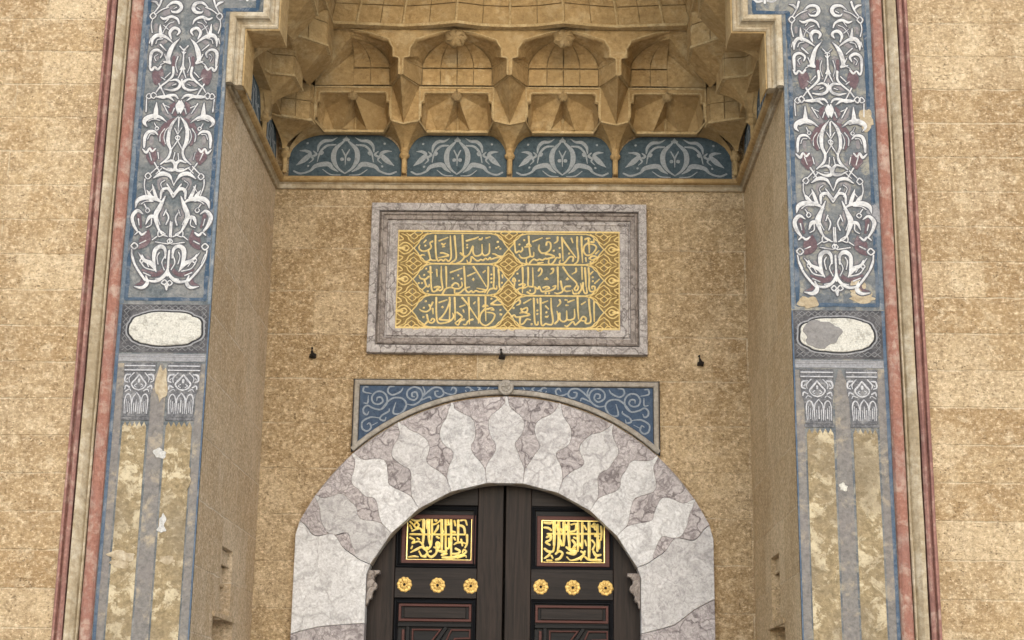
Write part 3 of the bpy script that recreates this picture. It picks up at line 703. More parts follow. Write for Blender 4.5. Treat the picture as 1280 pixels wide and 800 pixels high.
PX = .745
i1 = PX/2
build_bays(0, [
    dict(c=-i1, h=[(-1, i1, .265, 'pier', None, 'a'), (1, i1, .265, 'pier', None, 'b')], boss=1, l=(-i1, i1, i1)),
    dict(c=i1, h=[(-1, i1, .265, 'pier', None, 'b'), (1, i1, .265, 'pier', None, 'c')], boss=1, l=(i1, i1, i1)),
    dict(c=-1.10, h=[(1, 1.10-PX, .275, 'pier', None, 'a'), (-1, .485, .27, 'corner', (-.045, .5, ZA+.345), None)], l=(-1.165, .42, .42)),
    dict(c=1.10, h=[(-1, 1.10-PX, .275, 'pier', None, 'c'), (1, .485, .27, 'corner', (-.045, .5, ZA+.345), None)], l=(1.165, .42, .42)),
    ], (-PX, 0, PX, -1.59, 1.59), None)
def side_prism(s, plan, z0, z1, foot, name, rows_=2, lean=0.0):
    """a corbel block of coursed panels over a pendant; plan points are (|x|, y) from the wall round to the wall"""
    X = lambda p, z, k=0: (s*p[0], p[1], z)
    pm, bd = MB(), MB()
    n = len(plan)
    for i in range(n-1):
        p, q = plan[i], plan[i+1]
        L = math.hypot(q[0]-p[0], q[1]-p[1]); nx, ny = (q[1]-p[1])/L, -(q[0]-p[0])/L
        cx, cy = nx, ny
        if (cx*(1.0-p[0])+cy*(.9-p[1])) < 0 and i not in (0,): cx, cy = -cx, -cy
        if i == 0 and cy > 0: cx, cy = -cx, -cy
        cols = 2 if L > .17 else 1
        for c_ in range(cols):
            for r_ in range(rows_):
                za, zb = z0+(z1-z0)*r_/rows_+.004, z0+(z1-z0)*(r_+1)/rows_-.003
                ua, ub = c_/cols+.004/L, (c_+1)/cols-.004/L
                f4 = [(p[0]+(q[0]-p[0])*u, p[1]+(q[1]-p[1])*u, z) for u, z in ((ua, za), (ub, za), (ub, zb), (ua, zb))]
                fo_ = [(s*(a+cx*.008), b+cy*.008, z) for a, b, z in f4]; fi_ = [(s*a, b, z) for a, b, z in f4]
                pm.grid([fi_, fo_], closed=True); pm.poly(fo_)
        pm.add([X(p, z0), X(q, z0), X(q, z1), X(p, z1)], [(0, 1, 2, 3)], 1)
    pm.poly([X(p, z1) for p in plan])
    mid_ = (sum(p[0] for p in plan)/n, sum(p[1] for p in plan)/n)
    def off(p, d): 
        vx, vy = p[0]-mid_[0]-.08, p[1]-mid_[1]; L = math.hypot(vx, vy) or 1
        return (p[0]+vx/L*d, p[1]+vy/L*d)
    bd.grid([[X(off(p, -.01), z0-.008) for p in plan], [X(off(p, .016), z0-.004) for p in plan], [X(off(p, .016), z0+.010) for p in plan], [X(off(p, -.01), z0+.014) for p in plan]])
    if foot:
        rows = []
        for k in range(9):
            t_ = k/8
            rows.append([(s*(foot[0]+(p[0]-foot[0])*(.08+.92*t_**1.8)), foot[1]+(p[1]-foot[1])*(.08+.92*t_**1.8), foot[2]+(z0-foot[2])*t_**.9) for p in plan])
        pm.grid(rows, 0)
    o = pm.build(name, [M['carved'], M['carved_dark']], vault, fix=False, jitter=.001)
    bd.build('edge_bead', M['bead'], o, fix=False)
    return o
for s in (-1, 1):
    W = wall_frame(s)
    for c, hl, hr_ in ((1.42, .32, .32), (.73, .37, .37)): lunette(W, c, hl, hr_, vault)
    m = MB()
    m.poly([W(a, .0045, z) for a, z in [(.02, Z0), (.34, Z0)]+[(.03+a, z) for a, z in lunette_curve(.33)]+[(.02, ZL)]])
    m.build('painted_lunette', M['tealblue'], vault, fix=False)
    for y in (1.10, .36): pendant(W, y, vault)
    for dy in (0, -.72):
        side_prism(s, [(1.648, .82+dy), (1.575, .975+dy), (1.43, 1.0+dy), (1.41, 1.24+dy), (1.648, 1.32+dy)], 5.805, 6.085, (1.612, 1.10+dy, 5.575), 'corbel_block')
        C0 = [(1.60, .80+dy), (1.45, .845+dy), (1.225, 1.03+dy), (1.225, 1.30+dy)]
        if dy: C0 = [(a, max(.03, b)) for a, b in C0]
        side_prism(s, C0, 6.04, 6.36, None, 'upper_block')
        m = MB(); u_ = [(1.60, .98+dy, 6.02), (1.46, 1.0+dy, 5.985), (1.41, 1.24+dy, 5.90), (1.39, 1.45+dy, 5.93)]
        for k in range(3):
            a, b = C0[k], C0[k+1]; p, q = u_[k], u_[k+1]
            m.add([(s*a[0], a[1], 6.036), (s*b[0], b[1], 6.036), (s*q[0], q[1], q[2]), (s*p[0], p[1], p[2])], [(0, 1, 2, 3)])
        m.build('block_underside', M['carved'], vault, fix=False)
    side_prism(s, [(1.648, 1.385), (1.585, 1.455), (1.39, 1.52), (1.372, 1.60)], 5.705, 5.975, (1.60, D-.055, 5.575), 'corner_block', 2)
    m = MB()    # lining of the side wall between the blocks, with a small ledge over the lunettes
    m.grid([[W(.02, .004, ZL), W(D-.02, .004, ZL)], [W(.02, .075, ZL+.004), W(D-.02, .075, ZL+.004)], [W(.02, .075, ZL+.022), W(D-.02, .075, ZL+.022)], [W(.02, .05, ZL+.03), W(D-.02, .05, ZL+.03)], [W(.02, .05, 5.95), W(D-.02, .05, 5.95)], [W(.02, .22, 6.10), W(D-.02, .22, 6.10)], [W(.02, .42, 6.30), W(D-.02, .42, 6.30)]])
    for c, hh_ in ((1.42, .32), (.73, .37), (.03, .33)):
        for d in (-1, 1):
            if c > 1 and d > 0: continue
            Q = lunette_curve(hh_)
            m.grid([[W(max(.02, c+d*a), .005, z) for a, z in Q], [W(max(.02, c+d*min(a+.03, hh_)), .075, z+.02) for a, z in Q], [W(max(.02, c+d*hh_), .04, z+.03) for a, z in Q]], smooth=True)
    m.build('side_lining', M['carved'], vault, fix=False)

# crown of the vault: coursed cells springing from the upper frames, closing far above
plan = []
def crown_point(x, y, v):
    k = 1-.42*v**1.5
    return (x*k, y*k if y > 0 else 0, 6.30+.95*v)
half_plan = [(0, D-.515), (.19, D-.53), (i1, D-.58), (.56, D-.54), (PX, D-.515), (.90, D-.53), (1.06, D-.545), (1.235, D-.56), (1.245, .95), (1.245, .73), (1.235, .36), (1.24, .0)]
full = [(-x, y) for x, y in half_plan[::-1]]+half_plan[1:]
crown = MB(); gro = MB()
lev = [0, .15, .31, .50, .74, 1.0]
for i in range(len(full)-1):
    (x0, y0), (x1, y1) = full[i], full[i+1]
    nseg = 1 if math.hypot(x1-x0, y1-y0) < .3 else 2
    for k in range(nseg):
        fa, fb = k/nseg, (k+1)/nseg
        xa, ya_, xb, yb_ = x0+(x1-x0)*fa, y0+(y1-y0)*fa, x0+(x1-x0)*fb, y0+(y1-y0)*fb
        for j in range(len(lev)-1):
            va, vb = lev[j], lev[j+1]
            g1, g2 = .0028/max(.05, math.hypot(xb-xa, yb_-ya_)), .004/(vb-va)
            def pt(u, v, dh):
                x, y, z = crown_point(xa+(xb-xa)*u, ya_+(yb_-ya_)*u, va+(vb-va)*v)
                L = math.hypot(x, y-.0) or 1
                return (x-x/L*dh, max(0, y-y/L*dh) if y > .01 else y, z-dh*.3)
            g2 = min(.06, .0032/(vb-va)/.95)
            a_ = [(g1, g2), (1-g1, g2), (1-g1, 1-g2), (g1, 1-g2)]
            crown.grid([[pt(u, v, -.004) for u, v in a_], [pt(u, v, .006) for u, v in a_]], closed=True)
            crown.poly([pt(u, v, .006) for u, v in a_])
    # rib at every break of the plan
    if i and any(abs(abs(x0)-q) < .001 for q in (i1, 0, PX, 1.06)) :
        pts = [crown_point(x0, y0, v) for v in [q/12 for q in range(13)]]
        rows = []
        for (x, y, z) in pts:
            L = math.hypot(x, y) or 1
            tx, ty = -y/L, x/L
            rows.append([(x+tx*.011, y+ty*.011, z), (x-x/L*.016+tx*.006, y-y/L*.016+ty*.006, z-.006), (x-x/L*.016-tx*.006, y-y/L*.016-ty*.006, z-.006), (x-tx*.011, y-ty*.011, z)])
        gro.grid(rows)
for i in range(len(full)-1):
    rows = [[crown_point(*full[i], v), crown_point(*full[i+1], v)] for v in lev]
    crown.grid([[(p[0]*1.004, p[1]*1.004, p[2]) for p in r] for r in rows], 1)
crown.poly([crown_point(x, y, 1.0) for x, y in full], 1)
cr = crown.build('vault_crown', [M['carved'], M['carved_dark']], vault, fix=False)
gro.build('crown_rib', M['bead'], cr, fix=False)
# ledge the crown springs from
led = MB(); rows = []
for x, y in full:
    k = lambda d: (x*(1-d), y*(1-d))
    rows.append([(*k(-.02), 6.29), (*k(.02), 6.292), (*k(.02), 6.312), (*k(-.02), 6.318)])
led.grid(rows); led.build('crown_ledge', M['bead'], vault)
# soffit closing the space between the crown's foot and the walls at the sides
for s in (-1, 1):
    sof = MB(); sof.poly([(s*1.24, .0, 6.295), (s*1.245, .95, 6.295), (s*1.235, D-.56, 6.295), (s*1.06, D-.545, 6.295), (s*1.06, D, 6.295), (s*WB, D, 6.295), (s*WB, 0, 6.295)])
    sof.build('vault_soffit', M['carved'], vault, fix=False)

# ---------------------------------------------------------------- stepped arch moulding on the facade
t = thing('stepped_arch_moulding', "pale cream stepped stone moulding framing the mouth of the muqarnas vault", 'moulding')
steps = [(1.648, 5.306), (1.648, 5.762), (1.450, 5.762), (1.450, 6.24), (1.20, 6.24), (1.20, 6.66), (.86, 6.66), (.86, 6.98), (0, 7.22)]
pathm = [(-x, z) for x, z in steps]+[(x, z) for x, z in steps[::-1][1:]]
mb = MB(); bar(mb, PF, pathm, [(.0, -.05), (.0, .030), (-.006, .038), (-.030, .040), (-.040, .030), (-.042, .012)]); mb.build('outer_fillet', M['cream'], t)
mb = MB(); bar(mb, PF, pathm, [(-.042, -.08), (-.042, .012), (-.050, -.002), (-.062, -.010), (-.066, -.004), (-.078, -.002), (-.088, -.010), (-.090, -.09)]); mb.build('inner_roll', M['cream'], t)
mb = MB(); bar(mb, PF, pathm, [(-.090, -.012), (-.098, -.02), (-.104, -.12), (-.10, -.26)]); mb.build('inner_splay', M['carved'], t)
# masonry of the facade above the opening (it carries the moulding; the photo stops below it)
ab = MB()
outl = [(-x, z) for x, z in steps]; 
for s in (-1, 1):
    for (xa, xb, z0) in ((1.648, 1.45, 5.762), (1.45, 1.20, 6.24), (1.20, .86, 6.66)):
        pass
up_pts = [(-1.45, 7.6), (-1.45, 6.24), (-1.20, 6.24), (-1.20, 6.66), (-.86, 6.66), (-.86, 6.98), (0, 7.22), (.86, 6.98), (.86, 6.66), (1.20, 6.66), (1.20, 6.24), (1.45, 6.24), (1.45, 7.6)]
ab.prism(PF, up_pts, -.3, 0)
o = ab.build('arch_tympanum', M['carved'], t)
tb = MB(); tb.box((-XW, 0, 7.62), (XW, 2.4, 9.0)); o = tb.build('lintel_masonry', M['facade'], t)

# ---------------------------------------------------------------- banded mouldings
for s, lab in ((-1, "dark red, cream and salmon banded moulding edging the left painted pilaster"), (1, "dark red, cream and salmon banded moulding edging the right painted pilaster")):
    t = thing('banded_moulding', lab, 'moulding', 'banded mouldings framing the portal')
    def vband(name, xa, xb, prof, mat):
        m = MB(); xs = (xa+xb)/2
        rows = []
        zz = [0]+[.25*i for i in range(1, 36)]
        for z in zz:
            jt = lambda: random.uniform(-.0018, .0018)
            rows.append([PF(s*(xs+a)+jt(), z, h+jt()) for a, h in prof])
        m.grid(rows, smooth=False); return m.build(name, M[mat], t)
    vband('moulding_bed', 2.183, 2.395, [(-.106, -.012), (.106, -.012)], 'carved_dark')
    vband('salmon_roll', 2.180, 2.250, [(-.035, -.02)]+[(-.0005-.0335*math.cos(math.pi*i/8), .008+.030*math.sin(math.pi*i/8)) for i in range(9)]+[(.031, -.02)], 'salmon')
    vband('cream_cavetto', 2.250, 2.337, [(-.0385, -.03), (-.0385, .014), (-.035, .020), (-.029, .018), (-.026, -.004), (-.021, -.004), (-.012, .010), (.010, .030), (.022, .036), (.032, .034), (.036, .026), (.038, -.03)], 'cream')
    vband('dark_red_roll', 2.337, 2.397, [(-.030, -.02), (-.030, .034), (-.022, .044), (-.012, .046), (-.004, .030), (.0, .012), (.005, .014), (.012, .034), (.022, .034), (.030, .02), (.030, -.02)], 'darkred')

# ---------------------------------------------------------------- painted pilasters
def c1(x, y): return (160+x/6.154, y/6.154)
def c2(x, y): return (150+x/6.154, 120+y/6.154)
def c3(x, y): return (150+x/5.333, 240+y/5.333)
AX = -1.915
W_, M_, L_, O_ = 0, 1, 2, 3
ARA = [
 # (crop, material, points(x,y,width)) - traced right half of the left pilaster's arabesque
 (c1, L_, [(560,70,60),(600,110,50)]), (c1, L_, [(520,170,30),(560,200,60),(600,230,40)]), (c1, L_, [(480,420,40),(490,520,50),(470,580,20)]),
 (c1, M_, [(505,440,30),(500,520,40)]), (c1, L_, [(560,300,30),(600,330,40),(640,360,20)]), (c1, L_, [(540,660,30),(500,640,44)]),
 (c1, W_, [(663,125,10),(685,103,10),(707,128,10),(688,152,10),(663,130,10)]),
 (c1, W_, [(668,118,9),(625,82,10),(572,60,14)]),
 (c1, W_, [(590,55,10),(545,22,26),(495,28,30),(478,62,30),(500,94,26),(540,96,16),(556,82,6)]),
 (c1, W_, [(628,-10,18),(648,50,14),(684,108,8)]), (c1, W_, [(650,48,10),(672,22,22),(705,14,6)]),
 (c1, W_, [(485,190,8),(502,152,20),(550,132,24),(600,150,22),(632,138,8)]),
 (c1, W_, [(690,152,9),(697,200,9),(684,258,9)]),
 (c1, W_, [(522,332,6),(580,290,26),(640,275,34),(676,308,28),(680,362,6)]), (c1, W_, [(618,285,34),(626,235,22),(628,190,4)]),
 (c1, W_, [(532,300,10),(548,252,26),(522,218,28),(486,224,26),(474,246,22),(490,272,8)]),
 (c1, W_, [(470,298,3),(515,350,30),(540,410,38),(548,462,34),(530,492,22)]), (c1, W_, [(535,490,16),(582,478,12)]),
 (c1, W_, [(446,388,8),(430,380,8),(414,398,8),(430,418,8),(446,402,8)]), (c1, W_, [(436,382,8),(462,354,10)]), (c1, W_, [(430,420,9),(428,470,12),(436,540,12),(462,602,8)]),
 (c1, W_, [(448,540,10),(428,500,14)]), (c1, W_, [(570,390,10),(620,345,14)]),
 (c1, W_, [(612,448,8),(600,412,18),(640,386,24),(680,408,26),(686,470,24),(682,520,14)]),
 (c1, M_, [(622,540,80),(618,590,100),(624,640,50)]),
 (c1, W_, [(600,512,18),(622,538,20),(648,520,16),(672,546,20),(692,512,10)]),
 (c1, W_, [(502,520,22),(500,580,20),(530,622,18),(590,672,13),(622,716,10)]), (c1, W_, [(616,736,10),(640,716,10),(662,740,10),(640,762,10),(618,742,10)]),
 (c1, W_, [(560,690,6),(500,698,20),(452,680,26),(440,642,26),(474,616,22),(520,625,8)]),
 (c1, W_, [(602,648,14),(555,735,10)]), (c1, W_, [(444,762,8),(470,735,20),(520,736,24),(562,752,20),(592,742,6)]),
 (c1, O_, [(660,190,30),(662,230,24)]), (c1, L_, [(640,440,50),(648,480,40)]), (c1, O_, [(395,640,6),(430,600,60),(430,590,60)]),
 # second part
 (c2, M_, [(500,55,18),(520,95,50),(490,145,36)]), (c2, L_, [(600,70,20),(570,120,56),(520,170,30)]), (c2, M_, [(490,175,16),(545,220,60),(585,300,66),(560,380,20)]),
 (c2, L_, [(620,420,40),(600,470,60),(560,500,30)]), (c2, L_, [(520,640,30),(570,660,50),(560,720,40)]), (c2, O_, [(660,320,40),(660,370,34)]),
 (c2, W_, [(468,36,10),(468,80,54),(468,136,6)]),
 (c2, W_, [(678,8,9),(700,-16,9),(722,8,9),(700,26,9),(680,12,9)]), (c2, W_, [(718,28,9),(714,128,9)]), (c2, W_, [(505,40,6),(550,8,22),(610,10,26),(650,10,8)]),
 (c2, W_, [(590,60,12),(545,140,8)]),
 (c2, W_, [(550,206,4),(598,172,24),(658,160,42),(712,184,38),(722,216,26),(698,244,4)]), (c2, W_, [(640,170,46),(640,115,32),(640,52,4)]),
 (c2, W_, [(466,160,4),(508,215,26),(528,280,30),(528,360,30),(506,420,20),(520,480,22),(576,532,10)]),
 (c2, W_, [(460,168,8),(458,275,9)]), (c2, W_, [(475,320,9),(455,305,9),(436,326,9),(456,344,9),(474,328,9)]), (c2, W_, [(458,296,9),(487,248,8)]), (c2, W_, [(458,346,9),(510,432,8)]),
 (c2, W_, [(634,256,8),(620,242,8),(606,256,8),(620,270,8),(633,260,8)]), (c2, W_, [(628,240,8),(642,212,8)]),
 (c2, W_, [(612,302,6),(642,276,20),(690,282,26),(710,330,26),(712,402,16)]),
 (c2, M_, [(660,420,70),(645,470,100),(640,520,40)]),
 (c2, W_, [(622,408,14),(648,432,20),(670,408,16),(692,442,22),(724,414,8)]),
 (c2, W_, [(572,548,6),(512,576,20),(466,570,26),(460,532,26),(490,502,22),(540,516,8)]),
 (c2, W_, [(638,620,10),(660,598,10),(684,622,10),(660,644,10),(638,624,10)]), (c2, W_, [(590,545,10),(645,600,9)]), (c2, W_, [(622,518,12),(572,600,10)]),
 (c2, W_, [(474,652,6),(502,612,28),(560,602,34),(618,638,6)]), (c2, W_, [(682,644,9),(684,700,9),(664,768,9)]),
 (c2, W_, [(585,790,30),(605,735,26),(622,682,4)]), (c2, W_, [(430,756,12),(512,678,12)]), (c2, W_, [(444,780,10),(498,716,24),(545,726,24),(552,792,14)]),
 # third part
 (c3, L_, [(415,60,10),(410,130,34),(395,190,20)]), (c3, M_, [(560,150,30),(555,200,34),(540,240,14)]), (c3, L_, [(480,430,20),(460,470,24)]),
 (c3, M_, [(345,480,20),(390,540,36),(450,548,44),(510,520,14)]), (c3, M_, [(500,560,14),(505,610,32),(550,625,6)]), (c3, O_, [(520,70,30),(570,90,14)]),
 (c3, W_, [(402,82,4),(450,52,24),(520,42,36),(572,62,32),(586,110,4)]), (c3, W_, [(488,52,36),(505,15,24),(522,-10,3)]),
 (c3, W_, [(392,30,6),(425,105,30),(448,160,36),(432,225,22),(402,280,10),(358,300,8)]), (c3, W_, [(440,172,20),(486,172,26),(510,222,4)]),
 (c3, W_, [(378,136,8),(362,176,10),(376,222,8)]), (c3, W_, [(345,200,8),(345,300,10)]),
 (c3, W_, [(520,126,8),(505,110,8),(489,126,8),(505,142,8),(519,130,8)]), (c3, W_, [(514,110,8),(530,84,8)]),
 (c3, W_, [(530,152,6),(568,130,22),(602,170,28),(590,222,24),(562,266,14)]),
 (c3, M_, [(488,258,10),(500,310,90),(520,350,80),(540,380,24)]),
 (c3, W_, [(502,268,10),(530,288,18),(552,270,12),(578,290,8)]),
 (c3, W_, [(358,330,8),(344,315,8),(330,330,8),(344,346,8),(358,334,8)]), (c3, W_, [(352,348,8),(440,336,8)]), (c3, W_, [(375,285,8),(420,262,8),(420,300,8),(375,285,8)]),
 (c3, W_, [(597,365,10),(575,345,10),(553,366,10),(575,386,10),(596,370,10)]),
 (c3, W_, [(590,388,10),(580,452,11),(540,522,14),(482,592,16)]),
 (c3, W_, [(364,445,10),(370,386,24),(402,366,30),(436,390,30),(440,452,26),(424,524,8)]),
 (c3, W_, [(546,408,4),(502,456,22),(450,482,32),(416,532,8)]), (c3, W_, [(530,458,9),(516,444,9),(501,458,9),(516,474,9),(529,462,9)]), (c3, W_, [(520,474,9),(490,510,9),(430,526,9)]),
 (c3, W_, [(342,440,8),(342,520,16),(372,572,24),(422,600,22),(484,592,12)]),
 (c3, W_, [(482,560,8),(470,610,28),(500,640,26),(556,634,4)]),
 (c3, W_, [(378,606,9),(360,588,9),(343,606,9),(360,622,9),(377,610,9)]), (c3, W_, [(334,618,10),(334,652,12)]), (c3, W_, [(352,616,9),(336,650,9)]), (c3, W_, [(340,390,12),(340,560,12)]),
]

for cr_, segs in ((c1, "520,172 560,188 590,230 602,262|560,232 602,198|575,420 560,470 602,502|472,440 487,500 470,562|522,560 562,602|630,420 652,442 640,474|505,60 530,74|566,150 590,180|520,360 532,420|600,300 640,310 652,340|470,650 500,662|395,612 430,640|690,300 700,340|560,620 590,600"),
                  (c2, "502,232 545,262 562,320 546,372|562,252 592,300 590,352|602,440 592,492|484,562 520,560|532,652 562,682 532,742|612,702 642,742|540,92 576,76|600,190 650,182 690,198|640,300 672,302 690,340|470,440 480,500|480,640 455,690|660,440 640,500|560,560 600,600|496,96 512,140"),
                  (c3, "422,122 432,170 412,222|362,422 382,472 362,522|472,182 472,222 502,242|522,422 482,482 470,502|402,402 416,432 406,482|562,182 552,224|470,62 520,64 552,84|372,572 420,582|500,330 540,350|430,300 460,322|585,420 560,480|380,120 396,160|452,560 500,540")):
    for sg_ in segs.split('|'):
        ARA.append((cr_, W_, [(*map(float, q.split(',')), 7 if i_ else 9) for i_, q in enumerate(sg_.split())]))
AXPX = {c1: 430, c2: 457, c3: 340}
def half_arabesque():
    out = []
    for cr_, mi, pts in ARA:
        sc = .00462/(5.333 if cr_ is c3 else 6.154)
        q = []
        for x, y, wd in pts:
            px, py = cr_(x, y)
            X, Z = at(px, py, 0)
            ax = at(cr_(AXPX[cr_], y)[0], py, 0)[0]
            q.append((max(0.0, X-ax), Z, wd*sc))
        out.append((mi, q))
    return out
HALF = half_arabesque()

def pilaster(s):
    lab = ("tall painted pilaster left of the doorway, its oval medallion plain white" if s < 0 else
           "tall painted pilaster right of the doorway, its oval medallion half hidden by a grey patch")
    t = thing('painted_pilaster', lab, 'pilaster', 'painted pilasters flanking the niche')
    X = lambda x: s*x                     # x given for the right side
    P = PF
    # masonry body: flat stone face (an L round the stepped arch) and the return into the niche
    mb = MB()
    def pr(pts, h0, h1, mi=0): mb.prism(P, [(X(a), b) for a, b in pts], h0, h1, mi)
    pr([(1.652, 0), (2.181, 0), (2.181, 7.61), (1.452, 7.61), (1.452, 5.766), (1.652, 5.766)], -.30, 0)
    mb.build('stone_face', M['bluegrey' if s < 0 else 'bluegrey_r'], t)
    # upper panel: steel blue edges, deep blue border, arabesque
    mb = MB(); e = .0012
    def strip(m, x0, x1, z0, z1, h): m.poly([P(X(x0), z0, h), P(X(x1), z0, h), P(X(x1), z1, h), P(X(x0), z1, h)])
    strip(mb, 1.656, 1.672, 3.952, 5.70, e); strip(mb, 2.155, 2.178, 3.952, 7.6, e)
    mb.build('edge_band', M['steelblue'], t, fix=False)
    mb = MB()
    P2 = lambda a, b, h: P(a, b, h)
    def wob(pts, w0):
        q = []
        for (a, b), (c_, d_) in zip(pts[:-1], pts[1:]):
            L = math.hypot(c_-a, d_-b); n = max(2, int(L/.05))
            for i in range(n): q.append((X(a+(c_-a)*i/n+random.uniform(-.0015, .0015)), b+(d_-b)*i/n+random.uniform(-.0015, .0015), w0*random.uniform(.75, 1.2)))
        q.append((X(pts[-1][0]), pts[-1][1], w0)); return q
    stroke(mb, P, wob([(2.143, 7.5), (2.143, 3.976)], .022), .0014, .0008, curve=False)
    stroke(mb, P, wob([(1.690, 5.79), (1.690, 3.976)], .024), .0015, .0008, curve=False)
    stroke(mb, P, wob([(2.143, 3.978), (1.690, 3.978)], .022), .0017, .0008, curve=False)
    stroke(mb, P, wob([(1.690, 5.79), (1.49, 5.79)], .024), .0018, .0008, curve=False)
    stroke(mb, P, wob([(1.49, 5.79), (1.49, 7.3)], .024), .0019, .0008, curve=False)
    mb.build('blue_border', M['deepblue'], t, fix=False)
    mb = MB()
    for mi, q in HALF:
        for sg in (-1, 1):
            jx, jz = random.uniform(-.0022, .0022), random.uniform(-.0022, .0022)
            pts = [(X(1.915)+sg*a+jx+random.uniform(-.0012, .0012), b+jz+random.uniform(-.0012, .0012), wd*random.uniform(.76, 1.04)) for a, b, wd in q]
            hb_ = {W_: .0042, M_: .0026, L_: .0016, O_: .0012}[mi]
            stroke(mb, P, pts, hb_, .0012 if mi == W_ else .0007, mi)
            if mi == W_: stroke(mb, P, [(a, b, wd+.013) for a, b, wd in pts], .0030, .0003, 4)
            if mi == M_: stroke(mb, P, [(a, b, wd+.007) for a, b, wd in pts], .0019, .0003, 4)
    # the same motif carries on above
    mb.build('arabesque', [M['white'], M['maroon'], M['lilac'], M['lilac'], M['outline']], t, fix=False)
    # motif in the corner over the arch
    mb = MB()
    for sg in (-1, 1):
        cx = 1.555
        for q in ([(0, 5.885, .02), (.03, 5.90, .018), (.05, 5.93, .014), (.03, 5.96, .01)], [(.015, 5.865, .012), (.045, 5.86, .016), (.07, 5.875, .01)], [(0, 5.85, .014), (0, 5.95, .014)]):
            stroke(mb, P, [(X(cx)+sg*a, b, wd) for a, b, wd in q], .002, .001)
    mb.build('corner_arabesque', M['white'], t, fix=False)
    # cartouche panel with interlace border
    mb = MB()
    strip(mb, 1.662, 2.160, 3.664, 3.946, .0015)
    cp = mb.build('cartouche_panel', M['charcoal'], t, fix=False)
    mb = MB()
    for (z0, n) in ((3.925, 13), (3.690, 13)):
        for k in range(n):
            x0 = 1.675+k*(.47/n); x1 = x0+.47/n
            stroke(mb, P, [(X(x0), z0-.014, .006), (X(x1), z0+.014, .006)], .0022, .0012, curve=False)
            stroke(mb, P, [(X(x0), z0+.014, .006), (X(x1), z0-.014, .006)], .0022, .0012, curve=False)
    for x0 in (1.688, 2.134):
        for k in range(6):
            z0 = 3.71+k*.033
            stroke(mb, P, [(X(x0-.014), z0, .005), (X(x0+.014), z0+.033, .005)], .0022, .0012, curve=False)
            stroke(mb, P, [(X(x0+.014), z0, .005), (X(x0-.014), z0+.033, .005)], .0022, .0012, curve=False)
    mb.build('interlace_border', M['interlace'], cp, fix=False)
    cxm = 1.902; czm = 3.802
    def lobed(rx, rz, k=1.0):
        pts = []
        for i in range(72):
            a = 2*math.pi*i/72
            ca, sa = math.cos(a), math.sin(a)
            r_ = 1+.035*abs(math.cos(4.5*a+.3))-.03*math.exp(-((abs(abs(ca)-.72))/.07)**2)
            pts.append((X(cxm+rx*r_*math.copysign(abs(ca)**.85, ca)), czm+rz*r_*math.copysign(abs(sa)**.72, sa)))
        return pts
    mb = MB(); mb.prism(P, lobed(.222, .112), .0016, .005); mb.build('medallion_rim', M['palegrey'], cp)
    mb = MB(); mb.prism(P, lobed(.213, .104), .002, .0062); mb.build('medallion_dark_line', M['darkline'], cp)  # dark contour ring between the rim and the white oval
    mb = MB(); mb.prism(P, lobed(.202, .096), .002, .010, bevel=.003); md = mb.build('medallion', M['medallion'], cp)
    if s > 0:
        mb = MB(); pts = []
        for i in range(40):
            a = 2*math.pi*i/40; r_ = 1+.12*math.sin(3*a+1)+.07*math.sin(7*a)+random.uniform(-.03, .03)
            pts.append((1.815+.105*r_*math.cos(a), 3.806+.083*min(1.05, r_)*math.sin(a)))
        mb.prism(P, pts, .009, .0125, bevel=.002); mb.build('cement_patch', M['greypatch'], md)
    # friezes and capitals
    mb = MB(); strip(mb, 1.664, 2.158, 3.610, 3.655, .002)
    for z0 in (3.615, 3.640, 3.652): bar(mb, P, [(X(1.664), z0), (X(2.158), z0)], flat(.006, .004, .001))
    mb.build('plain_frieze', M['palegrey'], t, fix=False)
    for (ca, cb, ba, bb) in ((1.945, 2.118, 1.965, 2.112), (1.690, 1.872, 1.710, 1.862)):
        mb = MB(); P3 = P
        mb.prism(P, [(X(ca-.004), 3.552), (X(cb+.004), 3.552), (X(cb+.004), 3.604), (X(ca-.004), 3.604)], .0, .004)
        mb.prism(P, [(X(ba), 3.292), (X(bb), 3.292), (X(bb+.002), 3.40), (X(cb), 3.47), (X(cb), 3.551), (X(ca), 3.551), (X(ca), 3.47), (X(ba-.002), 3.40)], .0, .003)
        mb.prism(P, [(X(ba-.006), 3.272), (X(bb+.006), 3.272), (X(bb+.006), 3.290), (X(ba-.006), 3.290)], .0, .005)
        cpt = mb.build('capital', M['capgrey'], t)
        mb = MB(); m0 = (ca+cb)/2; hw = (cb-ca)/2
        b0 = (ba+bb)/2
        for z0 in (3.560, 3.585): bar(mb, P, [(X(ca), z0), (X(cb), z0)], flat(.007, .0065, .001))
